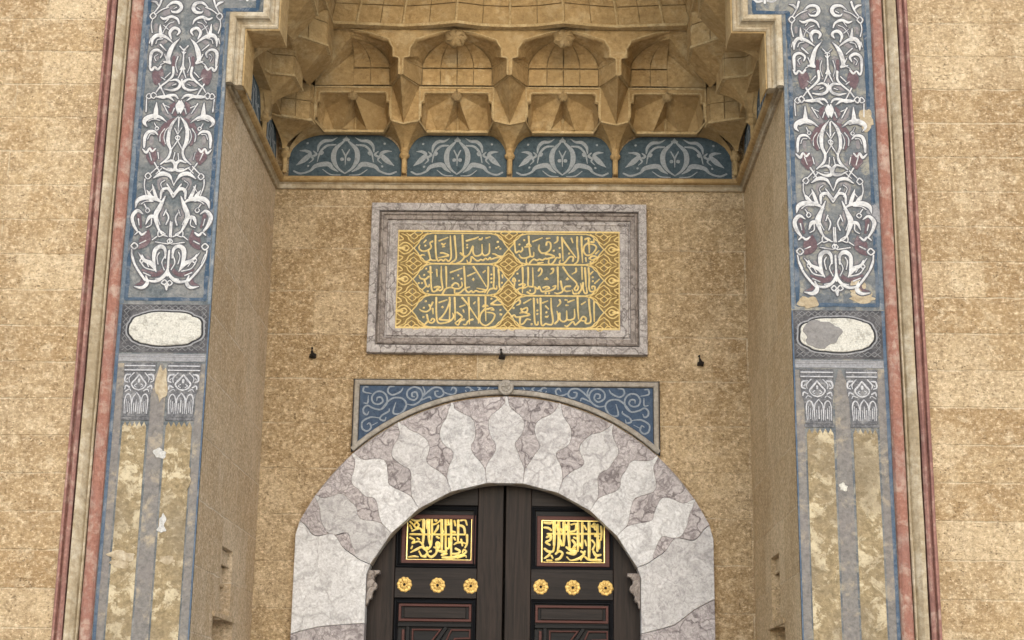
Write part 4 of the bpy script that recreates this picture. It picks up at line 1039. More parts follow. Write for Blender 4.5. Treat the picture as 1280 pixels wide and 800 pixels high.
        for sg in (-1, 1):
            for q in ([(.0, 3.535, .012), (.022, 3.505, .014), (.04, 3.48, .012), (.025, 3.455, .01), (0, 3.445, .01)],
                      [(.05, 3.535, .012), (.075, 3.53, .016), (.08, 3.50, .012), (.062, 3.49, .009)],
                      [(.05, 3.46, .010), (.07, 3.47, .014), (.076, 3.45, .008)], [(.03, 3.545, .008), (.055, 3.515, .010), (.052, 3.49, .006)],
                      [(.0, 3.43, .006), (.02, 3.40, .012), (.024, 3.36, .010), (.022, 3.31, .006)], [(.024, 3.36, .008), (.034, 3.41, .010), (.052, 3.42, .010), (.064, 3.39, .010), (.062, 3.31, .006)],
                      [(.044, 3.32, .009), (.044, 3.38, .006)], [(.012, 3.48, .007), (.024, 3.47, .007), (.012, 3.46, .006)], [(.062, 3.515, .006), (.07, 3.505, .008)], [(.034, 3.44, .006), (.05, 3.45, .008), (.066, 3.435, .006)], [(.012, 3.31, .005), (.012, 3.37, .007)], [(.033, 3.31, .005), (.034, 3.37, .006)], [(.054, 3.31, .005), (.054, 3.39, .006)], [(.0, 3.505, .02), (.0, 3.49, .016)], [(0, 3.32, .010), (0, 3.39, .006)]):
                stroke(mb, P, [(X(m0 if b > 3.44 else b0)+sg*a*hw/.085, b, wd*random.uniform(.55, .85)) for a, b, wd in q], .0038, .0012)
        mb.build('leaf_carving', M['palescroll'] if False else M['white2'], cpt, fix=False)
    for (xa, xb) in ((1.972, 2.106), (1.715, 1.862)):
        top = []
        n = 5
        for k in range(n):
            x0 = xa+(xb-xa)*k/n; x1 = xa+(xb-xa)*(k+1)/n
            top += [(X(x0), 3.235), (X((x0+x1)/2), 3.265)]
        top.append((X(xb), 3.235))
        mb = MB(); mb.prism(P, [(X(xa-.006), .25)]+top+[(X(xb+.006), .25)], .0, .003)
        mb.build('painted_shaft', M['shaft'], t)
    mb = MB(); mb.prism(P, [(X(1.872), .25), (X(1.962), .25), (X(1.957), 3.50), (X(1.918), 3.60), (X(1.905), 3.60), (X(1.876), 3.50)], .0, .0022)
    mb.build('grey_strip', M['shaft_gap'], t)
    mb = MB(); strip(mb, 2.118, 2.158, .2, 3.60, .0014); strip(mb, 1.662, 1.705, .2, 3.60, .0014); mb.build('grey_margin', M['shaft_gap'], t, fix=False)
    mb = MB(); strip(mb, 2.160, 2.178, .2, 3.945, .0016); strip(mb, 1.653, 1.660, .2, 3.945, .0016); mb.build('blue_edge_line', M['edgeblue'], t, fix=False)
    # filler and stone patches
    def blob(cx, cz, rx, rz, mat, name, h=.004):
        pts = []
        ph = random.uniform(0, 6)
        for i in range(26):
            a = 2*math.pi*i/26; r_ = 1+.18*math.sin(2*a+ph)+.13*math.sin(5*a+ph*2)+random.uniform(-.08, .08)
            pts.append((cx+rx*r_*math.cos(a), cz+rz*r_*math.sin(a)))
        m = MB(); m.prism(P, pts, .0, h+random.uniform(.0004, .0028), bevel=.001); m.build(name, M[mat], t)
    if s < 0:
        for (px, py, rx, rz) in ((200, 567, .035, .028), (203, 652, .018, .04), (202, 662, .022, .018)):
            a, b = at(px, py, 0); blob(a, b, rx, rz, 'limewhite', 'filler_patch', .005)
        for (px, py, rx, rz) in ((152, 695, .07, .03), (150, 705, .05, .025), (209, 700, .05, .02), (232, 598, .035, .06)):
            a, b = at(px, py, 0); blob(a, b, rx, rz, 'cream' if py > 690 else 'shaft', 'flaked_patch', .0045)
        a, b = at(202, 480, 0); blob(a, b, .03, .11, 'cream', 'bare_stone_patch', .003)
    else:
        for (px, py, rx, rz) in ((1095, 268, .05, .05), (1072, 358, .04, .05), (1010, 378, .05, .04), (1078, 372, .08, .03), (1082, 150, .05, .06)):
            a, b = at(px, py, 0); blob(a, b, rx, rz, 'cream' if px != 1095 else 'palegrey', 'flaked_patch', .0013)
        a, b = at(1054, 609, 0); blob(a, b, .022, .022, 'medallion', 'filler_patch', .004)
    return t
M['capgrey'] = plaster('capital_grey_paint', (.18, .18, .188, 1), (.10, .10, .108, 1), (.38, .375, .37, 1), 18, .6, None, 0, .3, worn=(.5, .62))
M['edgeblue'] = plaster('blue_edge_paint', (.10, .155, .235, 1), (.07, .11, .17, 1), (.28, .30, .32, 1), 11, .8, (.16, .2, .25, 1), .5, .2)
M['interlace'] = plaster('interlace_grey_paint', (.25, .248, .25, 1), (.16, .16, .165, 1), (.10, .10, .105, 1), 20, .7, None, 0, .2)
M['white2'] = plaster('pale_grey_leaf_paint', (.68, .68, .69, 1), (.42, .42, .44, 1), (.30, .30, .32, 1), 24, .45, None, 0, .2)
pilaster(-1); pilaster(1)

# ---------------------------------------------------------------- inscription plaque
t = thing('inscription_plaque', "long stone plaque with six gilded calligraphy cartouches in a grey marble frame", 'plaque')
PX0, PX1, PZ0, PZ1 = -.958, .960, 4.103, 5.183
def rsweep(name, prof, mat):
    rows = []
    for sx, sz in ((0, 0), (1, 0), (1, 1), (0, 1), (0, 0)):
        rows.append([PB((PX1-i if sx else PX0+i), (PZ1-i if sz else PZ0+i), h) for i, h in prof])
    m = MB(); m.grid(rows); return m.build(name, mat, t)
rsweep('frame_outer_band', [(0, -.01), (0, .052), (.004, .056), (.052, .056), (.056, .052), (.056, .02)], M['marble_fp'])
rsweep('frame_moulding', [(.056, .026), (.062, .026), (.066, .044), (.074, .050), (.082, .046), (.086, .036), (.112, .030), (.116, .020), (.116, .01)], M['marble_f'])
rsweep('frame_inner_band', [(.116, .016), (.124, .014), (.130, .026), (.142, .026), (.150, .018), (.186, .002), (.186, -.01)], M['marble_fp'])
mb = MB(); mb.prism(PB, [(PX0+.185, PZ0+.185), (PX1-.185, PZ0+.185), (PX1-.185, PZ1-.185), (PX0+.185, PZ1-.185)], -.02, .0025)
panel = mb.build('inscription_panel', M['panelgrey'], t)

CART = {
 (515,288): "300,65 300,200 310,330 330,390 370,375 400,390 430,370 470,395 500,340 495,200 490,70|545,70 555,200 565,350 520,400 480,425|645,60 650,180 655,300 665,350 620,400 570,420|265,140 230,160 245,215 200,255 130,265 90,230 100,185|170,195 172,197|180,125 150,160|205,250 225,320 240,375 290,385 310,380|240,370 190,400 150,390|105,330 130,315 165,320|345,135 460,90|365,290 400,290 470,320 420,335 340,350|380,170 400,185 430,165|390,210 420,205|695,135 800,105 850,85|860,115 890,115 900,90|945,100 1000,85|705,185 707,187|705,220 707,222|660,330 700,330 740,290 780,200 780,270 800,320 850,325 895,290 895,180|895,290 920,320 960,315 990,280 990,170|620,290 650,320 690,345|1165,335 1110,330 1060,305 1030,300|1165,335 1080,350 1010,370 1000,350 970,375 940,360 910,385 880,375 850,390 820,385 790,360 760,340 750,400 720,420 700,380|1075,225 1077,227|1105,210 1107,212|1130,235 1132,237|1095,145 1100,150",
 (635,288): "80,130 90,220 100,285 140,265 160,275 185,250 180,215|205,125 208,128|145,180 147,182|95,350 97,352|265,75 270,170 275,250 290,330 325,330 330,280|285,330 230,355 170,350 140,310|215,215 300,205|240,190 265,170 295,195|315,145 440,95|490,190 500,150 540,160 545,230 500,280 430,290 395,240 400,185|490,105 540,100|635,85 630,140 590,165|690,90 695,200 705,390|690,100 780,230 870,350|885,85 885,200 900,330 890,400 840,440|940,80 945,250 955,415|810,100 830,160|985,115 1030,100 1055,115|1030,120 1040,230 1040,290|1040,150 980,200 970,270 1010,320 1080,300 1130,230 1110,190 1050,175|1060,150 1100,150 1095,115|1040,360 1080,330 1140,345 1080,380 1040,360|1120,300 1165,260|995,350 1000,400|1055,405 1057,407|830,395 835,345 790,340 740,400 700,430 660,420 670,380|780,295 783,298|660,225 663,227|585,260 588,262|480,305 540,310 595,335 550,345|595,340 500,365 480,360 440,380 400,370 370,385 330,370 290,400 260,440 235,410 235,370|660,300 665,350 620,350 590,400 550,435 520,420 525,370|380,420 450,410",
 (515,328): "215,130 260,130|205,120 235,110|215,180 170,215 110,205 90,165|155,160 157,162|180,80 182,82|235,55 240,200 250,340 275,375 330,355 360,360 390,330 375,200 375,50|285,320 330,310 360,320 310,345|160,230 185,300 215,310 220,280|185,300 130,350|85,265 87,267|125,265 127,267|200,370 202,372|315,90 320,180|435,55 440,200 440,320|490,130 640,75|520,205 523,208|590,165 593,168|630,210 633,212|390,405 430,340 500,320 540,335 600,335 640,300 635,250|510,300 550,265 590,280 600,310|665,55 675,200 685,340 720,385 760,365 780,385 820,365 870,380 950,360 830,330|560,400 610,390 680,335 740,315|545,345 545,400|710,175 810,130|775,220 795,220|785,205 785,235|785,55 850,150 950,310|975,60 975,200 970,320 930,390|910,130 940,105|1045,60 1050,200 1045,320 1080,340 1085,300|1045,330 990,350 960,400|1015,155 1017,157|1015,205 1017,207|1015,255 1017,257|1105,90 1115,200 1120,320 1150,345 1155,310|1150,260 1152,262|1155,160 1160,200",
 (635,328): "185,65 190,200 185,390|255,65 260,180 255,290 290,310 320,290 315,70|140,290 190,275 220,290 180,320|95,375 150,330 200,330 250,310|60,240 75,200 95,240 65,250|85,260 75,350|70,145 72,147|120,145 122,147|140,235 142,237|390,110 410,75 435,100 420,150 385,180|555,85 580,80 575,125 540,150|635,60 640,200 640,350|705,60 780,170 880,270 850,340 880,360 900,320 880,280|470,215 520,215|495,195 495,225|745,218 778,214|760,200 762,225|870,75 870,120 820,150|245,380 290,405 340,390 350,340 335,310 380,340 400,310 430,370 480,370 530,365 590,340 610,300 570,310|450,325 500,310 530,330 480,345|280,360 282,362|480,395 482,397|525,395 527,397|675,240 690,320 700,370 640,400 595,390|800,305 740,310 720,340 740,370 800,365|945,60 950,220|985,70 995,220 1000,310|1030,70 1040,200 1040,340 1070,375 1110,360 1110,310 1075,310 1080,340|880,400 840,400 820,350|900,400 940,340 930,270|960,260 960,330 980,390 1010,390 1005,320|1110,270 1170,215|1050,155 1090,115|1085,240 1087,242|1085,190 1087,192",
 (515,368): "265,100 240,150 215,130 235,180 190,220 130,215 95,190|150,170 152,172|175,85 178,90|310,40 310,200 320,330 350,370 420,365 490,340 530,290 520,240|265,180 270,250|190,260 215,350 260,365 290,330 260,310 240,340|200,345 160,385 130,365|145,290 147,292|345,105 450,70|380,165 400,167|390,155 392,175|480,40 480,100 430,220 380,290 350,320 440,330 500,325|485,100 480,330|545,40 550,180 550,330|575,230 640,285 600,330 550,365|670,320 620,340 590,390 550,370|610,160 680,135|655,200 665,230|640,40 720,140 860,350|725,40 730,200 735,380|780,320 720,340 690,385 655,385|850,40 855,200 850,370|940,30 940,130 945,340|905,155 975,150|915,140 965,140|940,180 880,250 870,350 940,400 1020,350 1060,270 1030,240 960,230|1010,125 1080,75 1120,65|1010,125 1090,135 1165,130|960,190 1020,175 1045,200 1010,200|1015,55 1017,57|1130,200 1132,202|1130,250 1140,262 1152,250|790,120 810,95",
 (635,368): "330,50 335,200 345,370 380,385 385,350|415,50 420,200 425,370 450,400 480,375 510,385 560,385 575,330 555,180 550,50|375,60 380,115|375,205 377,207|375,250 377,252|130,75 155,80 150,120 110,140|200,115 295,60|70,175 73,178|165,185 168,188|40,290 80,265 100,290 140,290 280,260 170,215 240,170 240,220 150,240|155,290 155,380 200,370 240,320 290,325|300,380 303,382|440,110 510,85|480,150 520,190|490,230 492,232|480,285 500,290 515,275|660,70 670,110 630,155|765,100 850,70|730,70 760,75|740,140 770,140|600,375 640,330 640,260 625,215|660,240 665,320 710,350 750,320 750,210|750,320 790,330 850,300 850,190|890,40 895,200 905,320|940,130 995,95|1035,60 1045,200 1060,330 1040,370 990,365 1000,310 960,285 935,330 1000,345|930,330 900,360 860,390 830,350 760,410 725,400|1100,90 1105,350",
}
YP = D-.003
lt = MB()
def plaque_pt(px, py): return at(px, py, YP)
for (ox, oy), txt in CART.items():
    for seg in txt.split('|'):
        pts = []
        for q in seg.split():
            x, y = map(float, q.split(','))
            pts.append((*plaque_pt(ox+x/10.24, oy+y/10.24), 0))
        n = len(pts)
        L = sum(math.hypot(pts[i+1][0]-pts[i][0], pts[i+1][1]-pts[i][1]) for i in range(n-1))
        if L < .006: wd = [.0175]*n
        elif n == 2: wd = [.0125, .009]
        else: wd = [.0148 if i == 0 else (.0085 if i == n-1 else .0122) for i in range(n)]
        stroke(lt, PB, [(a, b, w_) for (a, b, _), w_ in zip(pts, wd)], .003, .005)
lt.build('calligraphy', M['gilt'], panel, fix=False)
# gilded outlines of the cartouches and the flower lattice between and beside them
CX = [plaque_pt(516, 350)[0], plaque_pt(635.5, 350)[0], plaque_pt(755, 350)[0]]
ZR = [plaque_pt(635, y)[1] for y in (292, 330.5, 369.5, 410)]
og = MB(); lf = MB()
x0i, x1i, z0i, z1i = PX0+.185, PX1-.185, PZ0+.185, PZ1-.185
def tip_out(xc, zc, dirn, hh):   # half end of a cartouche: tip at (xc,zc), curving to the flat edges
    return [(xc, zc), (xc-dirn*.028, zc+hh*.30), (xc-dirn*.045, zc+hh*.55), (xc-dirn*.062, zc+hh*.66), (xc-dirn*.085, zc+hh*.88), (xc-dirn*.125, zc+hh*.98)]
def diamond_ground(xc, zc, full_):
    pass
for r_ in range(3):
    zt_, zb_ = ZR[r_], ZR[r_+1]; zc = (zt_+zb_)/2; hh = (zt_-zb_)/2
    for c_ in range(2):
        xl, xr = CX[c_], CX[c_+1]
        for xc, dr in ((xl, -1), (xr, 1)):
            for sg in (-1, 1):
                pts = [(a, zc+sg*(b-zc), .009) for a, b in tip_out(xc, zc, dr, hh)]
                stroke(og, PB, pts, .0035, .004)
        for sg in (-1, 1):
            zz = zc+sg*hh*.985
            stroke(og, PB, [(xl+.12, zz, .009), (xr-.12, zz, .009)], .0034, .004, curve=False)
def flower(xc, zc, hw, hh, up_=True, dn=True, lf_side=True, rt_side=True):
    for (dx, dz, on) in ((0, 1, up_), (0, -1, dn), (-1, 0, lf_side), (1, 0, rt_side)):
        if not on: continue
        ex, ez = xc+dx*hw*.48, zc+dz*hh*.42
        for sg in (-1, 1):
            px_, pz_ = dz*sg, dx*sg
            stroke(og, PB, [(xc, zc, .006), ((xc+ex)/2+px_*hw*.2, (zc+ez)/2+pz_*hh*.17, .008), (ex, ez, .006)], .0036, .004, n=4)
    # outer ogee of the diamond
    for sx, on_ in ((-1, lf_side), (1, rt_side)):
        if not on_: continue
        for sz, on2 in ((-1, dn), (1, up_)):
            if not on2: continue
            stroke(og, PB, [(xc+sx*hw*.78, zc, .007), (xc+sx*hw*.45, zc+sz*hh*.22, .008), (xc+sx*hw*.30, zc+sz*hh*.48, .008), (xc, zc+sz*hh*.72, .006)], .0037, .004, n=4)
hh = (ZR[0]-ZR[1])/2
def tri(pts): lf.poly([PB(a, b, .0029) for a, b in pts])
LF = [MB(), MB(), MB()]
for xi, xc in enumerate(CX):
    lf = LF[xi]
    for k, zc in enumerate(ZR):
        upk, dnk = k > 0, k < 3
        zc = min(max(zc, z0i+.004), z1i-.004)
        hw = .125
        # tarnished ground of the diamond
        top = zc+hh*.98 if upk else zc; bot = zc-hh*.98 if dnk else zc
        xl, xr = (xc-hw if xi != 0 else xc-.012), (xc+hw if xi != 2 else xc+.012)
        def prof(sgn, half_w):
            return [(xc+sgn*half_w, 0), (xc+sgn*half_w*.66, .13), (xc+sgn*half_w*.48, .34), (xc+sgn*half_w*.34, .48), (xc+sgn*half_w*.2, .72), (xc, 1)]
        for sgn, lim in ((-1, xi != 0), (1, xi != 2)):
            if not lim: continue
            pr_ = prof(sgn, hw)
            for vert, on in ((1, upk), (-1, dnk)):
                if on: tri([(xc, zc)]+[(a, zc+vert*b*hh*.97) for a, b in pr_])
        flower(xc, zc, hw, hh, upk, dnk, xi != 0, xi != 2)
# side strips of scrolling lattice
for xs, xe in ((x0i, CX[0]), (x1i, CX[2])):
    sg = 1 if xe > xs else -1
    lf = LF[0 if sg > 0 else 2]
    wdt = abs(xe-xs)
    lf.poly([PB(a, b, .0028) for a, b in ((xs, z0i), (xe-sg*.004, z0i), (xe-sg*.004, z1i), (xs, z1i))])
    for k in range(4):
        zc = min(max(ZR[k], z0i+.006), z1i-.006)
        for v in (-1, 1):
            if (k == 0 and v > 0) or (k == 3 and v < 0): continue
            stroke(og, PB, [(xe, zc+v*hh*.70, .008), (xe-sg*wdt*.30, zc+v*hh*.46, .009), (xe-sg*wdt*.42, zc+v*hh*.22, .008), (xe-sg*wdt*.78, zc+v*.006, .006)], .0037, .004, n=4)
            stroke(og, PB, [(xe-sg*wdt*.06, zc+v*.004, .006), (xe-sg*wdt*.26, zc+v*hh*.17, .010), (xe-sg*wdt*.46, zc+v*.004, .006)], .0037, .004, n=4)
            stroke(og, PB, [(xs+sg*.004, zc+v*hh*.16, .008), (xs+sg*wdt*.20, zc+v*hh*.24, .010), (xs+sg*wdt*.34, zc+v*hh*.42, .008), (xs+sg*wdt*.1, zc+v*hh*.50, .008)], .0038, .004, n=4)
    for k in range(3):
        zc = (ZR[k]+ZR[k+1])/2
        for v in (-1, 1):
            stroke(og, PB, [(xe-sg*.004, zc, .009), (xe-sg*wdt*.30, zc+v*hh*.28, .009), (xe-sg*wdt*.62, zc+v*hh*.36, .010), (xs+sg*wdt*.06, zc+v*hh*.12, .006)], .0036, .004, n=4)
            stroke(og, PB, [(xe-sg*wdt*.28, zc, .006), (xe-sg*wdt*.46, zc+v*hh*.16, .012), (xs+sg*wdt*.22, zc+v*hh*.03, .008)], .0039, .004, n=4)
        stroke(og, PB, [(xs+sg*.006, zc, .02), (xs+sg*wdt*.45, zc, .012)], .0039, .004)
    for q in ((xs+sg*.005),):
        stroke(og, PB, [(q, z0i+.005, .008), (q, z1i-.005, .008)], .0034, .004, curve=False)
for zz in (z0i+.006, z1i-.006): stroke(og, PB, [(x0i+.004, zz, .013), (x1i-.004, zz, .013)], .0034, .004, curve=False)
for lf in LF: lf.build('lattice_ground', M['browngold'], panel, fix=False)
og.build('gilt_tracery', M['gilt'], panel, fix=False)

# ---------------------------------------------------------------- blue spandrel panel over the arch
t = thing('spandrel_panel', "blue painted spandrel panel with pale scrolls and a central boss, sitting on the marble arch", 'panel')
SX, SZT, SZB = 1.032, 3.918, 3.432
ARC_Z, ARC_R = 2.302, 1.522
def arcz(x, r=ARC_R): return ARC_Z+math.sqrt(max(0, r*r-x*x))
nA = 40
low = [(-SX+2*SX*i/nA, arcz(-SX+2*SX*i/nA, ARC_R)) for i in range(nA+1)]
zend = low[0][1]
mb = MB()
low_f = [(x, z+.004) for x, z in low]
for i in range(nA): mb.poly([PB(low_f[i][0], low_f[i][1], .020), PB(low_f[i+1][0], low_f[i+1][1], .020), PB(low_f[i+1][0], SZT-.004, .020), PB(low_f[i][0], SZT-.004, .020)])
field = mb.build('blue_field', M['spandrelblue'], t)
mb = MB()
prof = flat(.034, .034, .006)
out = [(-SX+.017, low[0][1]+.035), (-SX+.017, SZT-.017), (SX-.017, SZT-.017), (SX-.017, low[-1][1]+.035)]
bar(mb, PB, out, prof)
bar(mb, PB, [(x, z+.017) for x, z in low], flat(.034, .036, .006))
mb.build('stone_border', M['paleframe'], t)
mb = MB()
bar(mb, PB, [(-SX-.004, low[0][1]), (-SX-.004, SZT+.004), (SX+.004, SZT+.004), (SX+.004, low[-1][1])], flat(.008, .022, .001))
bar(mb, PB, [(x, z+.0375) for x, z in low[1:-1]], flat(.005, .024, .001))
bar(mb, PB, [(-SX+.037, low[1][1]+.04), (-SX+.037, SZT-.037), (SX-.037, SZT-.037), (SX-.037, low[-2][1]+.04)], flat(.005, .024, .001))
mb.build('dark_contour', M['darkline'], t)
SCR = "250,220 255,195 285,195 295,225 265,245 225,235 212,195 240,155 290,150 325,185 325,240 280,285 220,275 180,255 150,275 150,310 175,325 190,300|185,115 155,115 150,150 210,165|185,180 180,235 150,235|280,285 340,220 390,195 450,205 475,250 440,310 390,320 375,300 395,230|345,280 340,300 290,330 275,360 310,370 320,345|270,350 200,345 140,380 140,430 175,450 205,425 195,390 175,400|205,410 255,385|540,190 520,185 520,160 550,155 560,190 530,215 485,190 485,145 530,115 580,130 600,175 580,220 530,250 480,245|385,110 345,115 335,150 370,175 430,150 450,120|600,190 640,150 690,118 740,125 760,165 730,190 700,180 695,150 720,145|580,220 650,190 665,210|600,110 615,150 605,180|755,150 800,170 840,170 855,135 830,118 815,140|925,120 950,115 970,140 940,160 925,140|960,125 1010,150 1035,125 1015,115|1040,135 1080,145 1105,115|1090,135 1140,130"
SB = {1: MB(), -1: MB()}
for seg in SCR.split('|'):
    q = [tuple(map(float, k.split(','))) for k in seg.split()]
    pts = [at(430+x/6.095, 465+y/6.095, D-.02) for x, y in q]
    n = len(pts)
    for sg in (1, -1):
        mb = SB[sg]
        if sg == -1: pp = [(-x-.004, z) for x, z in pts]
        else: pp = pts
        stroke(mb, PB, [(x, z, .012 if 0 < i < n-1 else .006) for i, (x, z) in enumerate(pp)], .0208, .001)
for mb in SB.values(): mb.build('scrollwork', M['spandrelscroll'], field, fix=False)
m = MB()
def disc(m, cx, cz, r, h0, h1, n=28, lob=0, amp=0):
    m.prism(PB, [(cx+(r+amp*abs(math.cos(lob*a/2)))*math.cos(a), cz+(r+amp*abs(math.cos(lob*a/2)))*math.sin(a)) for a in [2*math.pi*i/n for i in range(n)]], h0, h1, bevel=.006)
disc(m, -.002, 3.868, .052, .01, .066)
disc(m, -.002, 3.868, .034, .06, .073)
for k in range(5):
    a = k*2*math.pi/5+.3
    stroke(m, PB, [(-.002+.006*math.cos(a), 3.868+.006*math.sin(a), .008), (-.002+.026*math.cos(a+.25), 3.868+.026*math.sin(a+.25), .012)], .073, .006)
m.build('centre_boss', M['paleframe'], t, jitter=.0006)

# ---------------------------------------------------------------- marble arch of joggled voussoirs
t = thing('marble_arch', "round doorway arch of pale and veined marble with interlocking stones", 'arch')
IZ, IR, OZ, OR = 2.250, .972, 2.302, 1.506
def AP(deg, tt):
    a = R(deg)
    xi, zi = IR*math.sin(a), IZ+IR*math.cos(a); xo, zo = OR*math.sin(a), OZ+OR*math.cos(a)
    return (xi+(xo-xi)*tt, zi+(zo-zi)*tt)
PITCH_D = 14.3
prof = [(0, 7.15), (.10, 7.15), (.17, 7.05), (.24, 6.0), (.31, 4.6), (.37, 3.4), (.42, 2.9), (.46, 3.1), (.50, 4.1), (.56, 5.0), (.64, 5.35), (.72, 5.1), (.78, 4.1), (.82, 2.7), (.86, 1.6), (.91, .8), (1.0, .25)]
def width(tt):
    for (a, b), (c_, d_) in zip(prof[:-1], prof[1:]):
        if a <= tt <= c_: return b+(d_-b)*(tt-a)/(c_-a)
    return prof[-1][1]
TT = [i/28 for i in range(29)]
rng = random.Random(3)
var = {k: (rng.uniform(.9, 1.08), rng.uniform(-.25, .25)) for k in range(-9, 10)}
def bnd(k, side):       # boundary of pale stone k on one side
    sc_, sh_ = var[k]
    out = []
    for tt in TT:
        wv = width(tt)
        if tt > .19: wv *= 1+(sc_-1)*min(1, (tt-.19)*6)
        wv += .55*math.sin(tt*19+k*2.1+side)*min(1, max(0, tt-.2)*6)*(1 if tt < .93 else 0)*(.6+.4*math.sin(k*5.3+tt*7))
        wv = max(.25, wv)
        out.append((k*PITCH_D+side*wv+(sh_ if tt > .2 else 0)*min(1, max(0, tt-.2)*5), tt))
    return out
def JL(tt): return 64.5+(1.5*math.sin(tt*9.5)+.7*math.sin(tt*17+1))*math.sin(math.pi*tt)
MH0, MH1 = -.05, .050
pale_seq = ['marble', 'marble_w', 'marble', 'marble_w', 'marble', 'marble', 'marble', 'marble_w', 'marble_w']
for idx, k in enumerate(range(-4, 5)):
    l = bnd(k, -1); r_ = bnd(k, 1)
    if k == -4: l = [(-JL(tt) if tt < .245 else max(a, -JL(tt)), tt) for a, tt in l]
    if k == 4: r_ = [(JL(tt) if tt < .245 else min(a, JL(tt)), tt) for a, tt in r_]
    pts = [AP(a, tt) for a, tt in l]+[AP(a, tt) for a, tt in r_[::-1]]
    pts = inset(pts, .0011)
    mb = MB(); mb.prism(PB, pts, MH0, MH1+rng.uniform(-.0015, .0015), bevel=.0015)
    mb.build('pale_voussoir', M[pale_seq[idx]], t, fix=False)
for k in range(-5, 5):
    l = bnd(k, 1) if k > -5 else [(-JL(tt), tt) for tt in TT]
    r_ = bnd(k+1, -1) if k < 4 else [(JL(tt), tt) for tt in TT]
    ll = [(a, tt) for a, tt in l if tt >= .17]; rr = [(a, tt) for a, tt in r_ if tt >= .17]
    pts = [AP(a, tt) for a, tt in ll]+[AP(a, tt) for a, tt in rr[::-1]]
    # keep only where the stone has width
    pts = inset(pts, .0011)
    mb = MB(); mb.prism(PB, pts, MH0, MH1-.0015+rng.uniform(-.001, .001), bevel=.0012)
    mb.build('veined_voussoir', M['marble_v'], t, fix=False)
# mortar behind the joints and the plain soffit of the arch
mb = MB()
degs = [-64.5+129*i/60 for i in range(61)]
mb.grid([[PB(*AP(a, .004), MH0) for a in degs], [PB(*AP(a, .004), MH1-.006) for a in degs], [PB(*AP(a, .996), MH1-.006) for a in degs], [PB(*AP(a, .996), MH0) for a in degs]])
mb.build('joint_mortar', M['marble_j'], t)
mb = MB()
mb.grid([[PB(*AP(a, -.006), MH1-.002) for a in degs], [PB(*AP(a, -.012), -.06) for a in degs]], smooth=True)
mb.grid([[PB(*AP(a, -.006), MH1-.002) for a in degs], [PB(*AP(a, .002), MH1-.001) for a in degs]], smooth=True)
mb.build('arch_soffit', M['soffit'], t)
# jambs: irregular marble blocks down to the ground
for s in (-1, 1):
    xi0, zi0 = AP(64.5, 0); xo0, zo0 = AP(64.5, 1)
    xj, xo = .900, 1.383
    zs = [None, 2.33, 2.02, 1.45, .8, .02]
    prev = [(xi0, zi0), (xj, 2.615), None]
    top = [(xj, 2.60), (xi0-.002, zi0-.006), (xo0, zo0-.004), (xo, 2.86)]
    cuts = [[(xj, 2.24), (1.02, 2.27), (1.12, 2.30), (1.25, 2.40), (xo, 2.47)] if s > 0 else [(xj, 2.285), (1.05, 2.275), (1.2, 2.26), (1.30, 2.235), (xo, 2.21)],
            [(xj, 1.95), (xo, 1.97)], [(xj, 1.40), (xo, 1.40)], [(xj, .8), (xo, .8)], [(xj, 0), (xo, 0)]]
    mats = ['marble_w' if s < 0 else 'marble', 'marble_v', 'marble', 'marble_v', 'marble_w']
    upper = top
    for i, cu in enumerate(cuts):
        if i == 0: pts = [(q[0]-.0005, q[1]-.0015) for q in (AP(JL(tt), tt) for tt in TT)]+[(xo, 2.86)]+cu[::-1]+[(xj, 2.60)]
        else: pts = cuts[i-1]+cu[::-1]
        pts = inset([(s*a, b) for a, b in pts], .0014)
        mb = MB(); mb.prism(PB, pts, MH0-.02, MH1+rng.uniform(-.001, .001), bevel=.003)
        mb.build('jamb_block', M[mats[i]], t, fix=False)
    # small carved console at the springing
    cons = [(0, 2.632), (.084, 2.632), (.084, 2.612), (.062, 2.604), (.048, 2.585), (.050, 2.562), (.066, 2.545), (.072, 2.528), (.062, 2.508), (.046, 2.498), (.038, 2.48), (.040, 2.462), (.032, 2.446), (.018, 2.440), (.012, 2.41), (0, 2.40)]
    mb = MB(); mb.prism(PB, [(s*(xj-.001-a), b) for a, b in cons], -.03, .030, bevel=.004)
    mb.build('console', M['marble_f'], t, jitter=.0008)

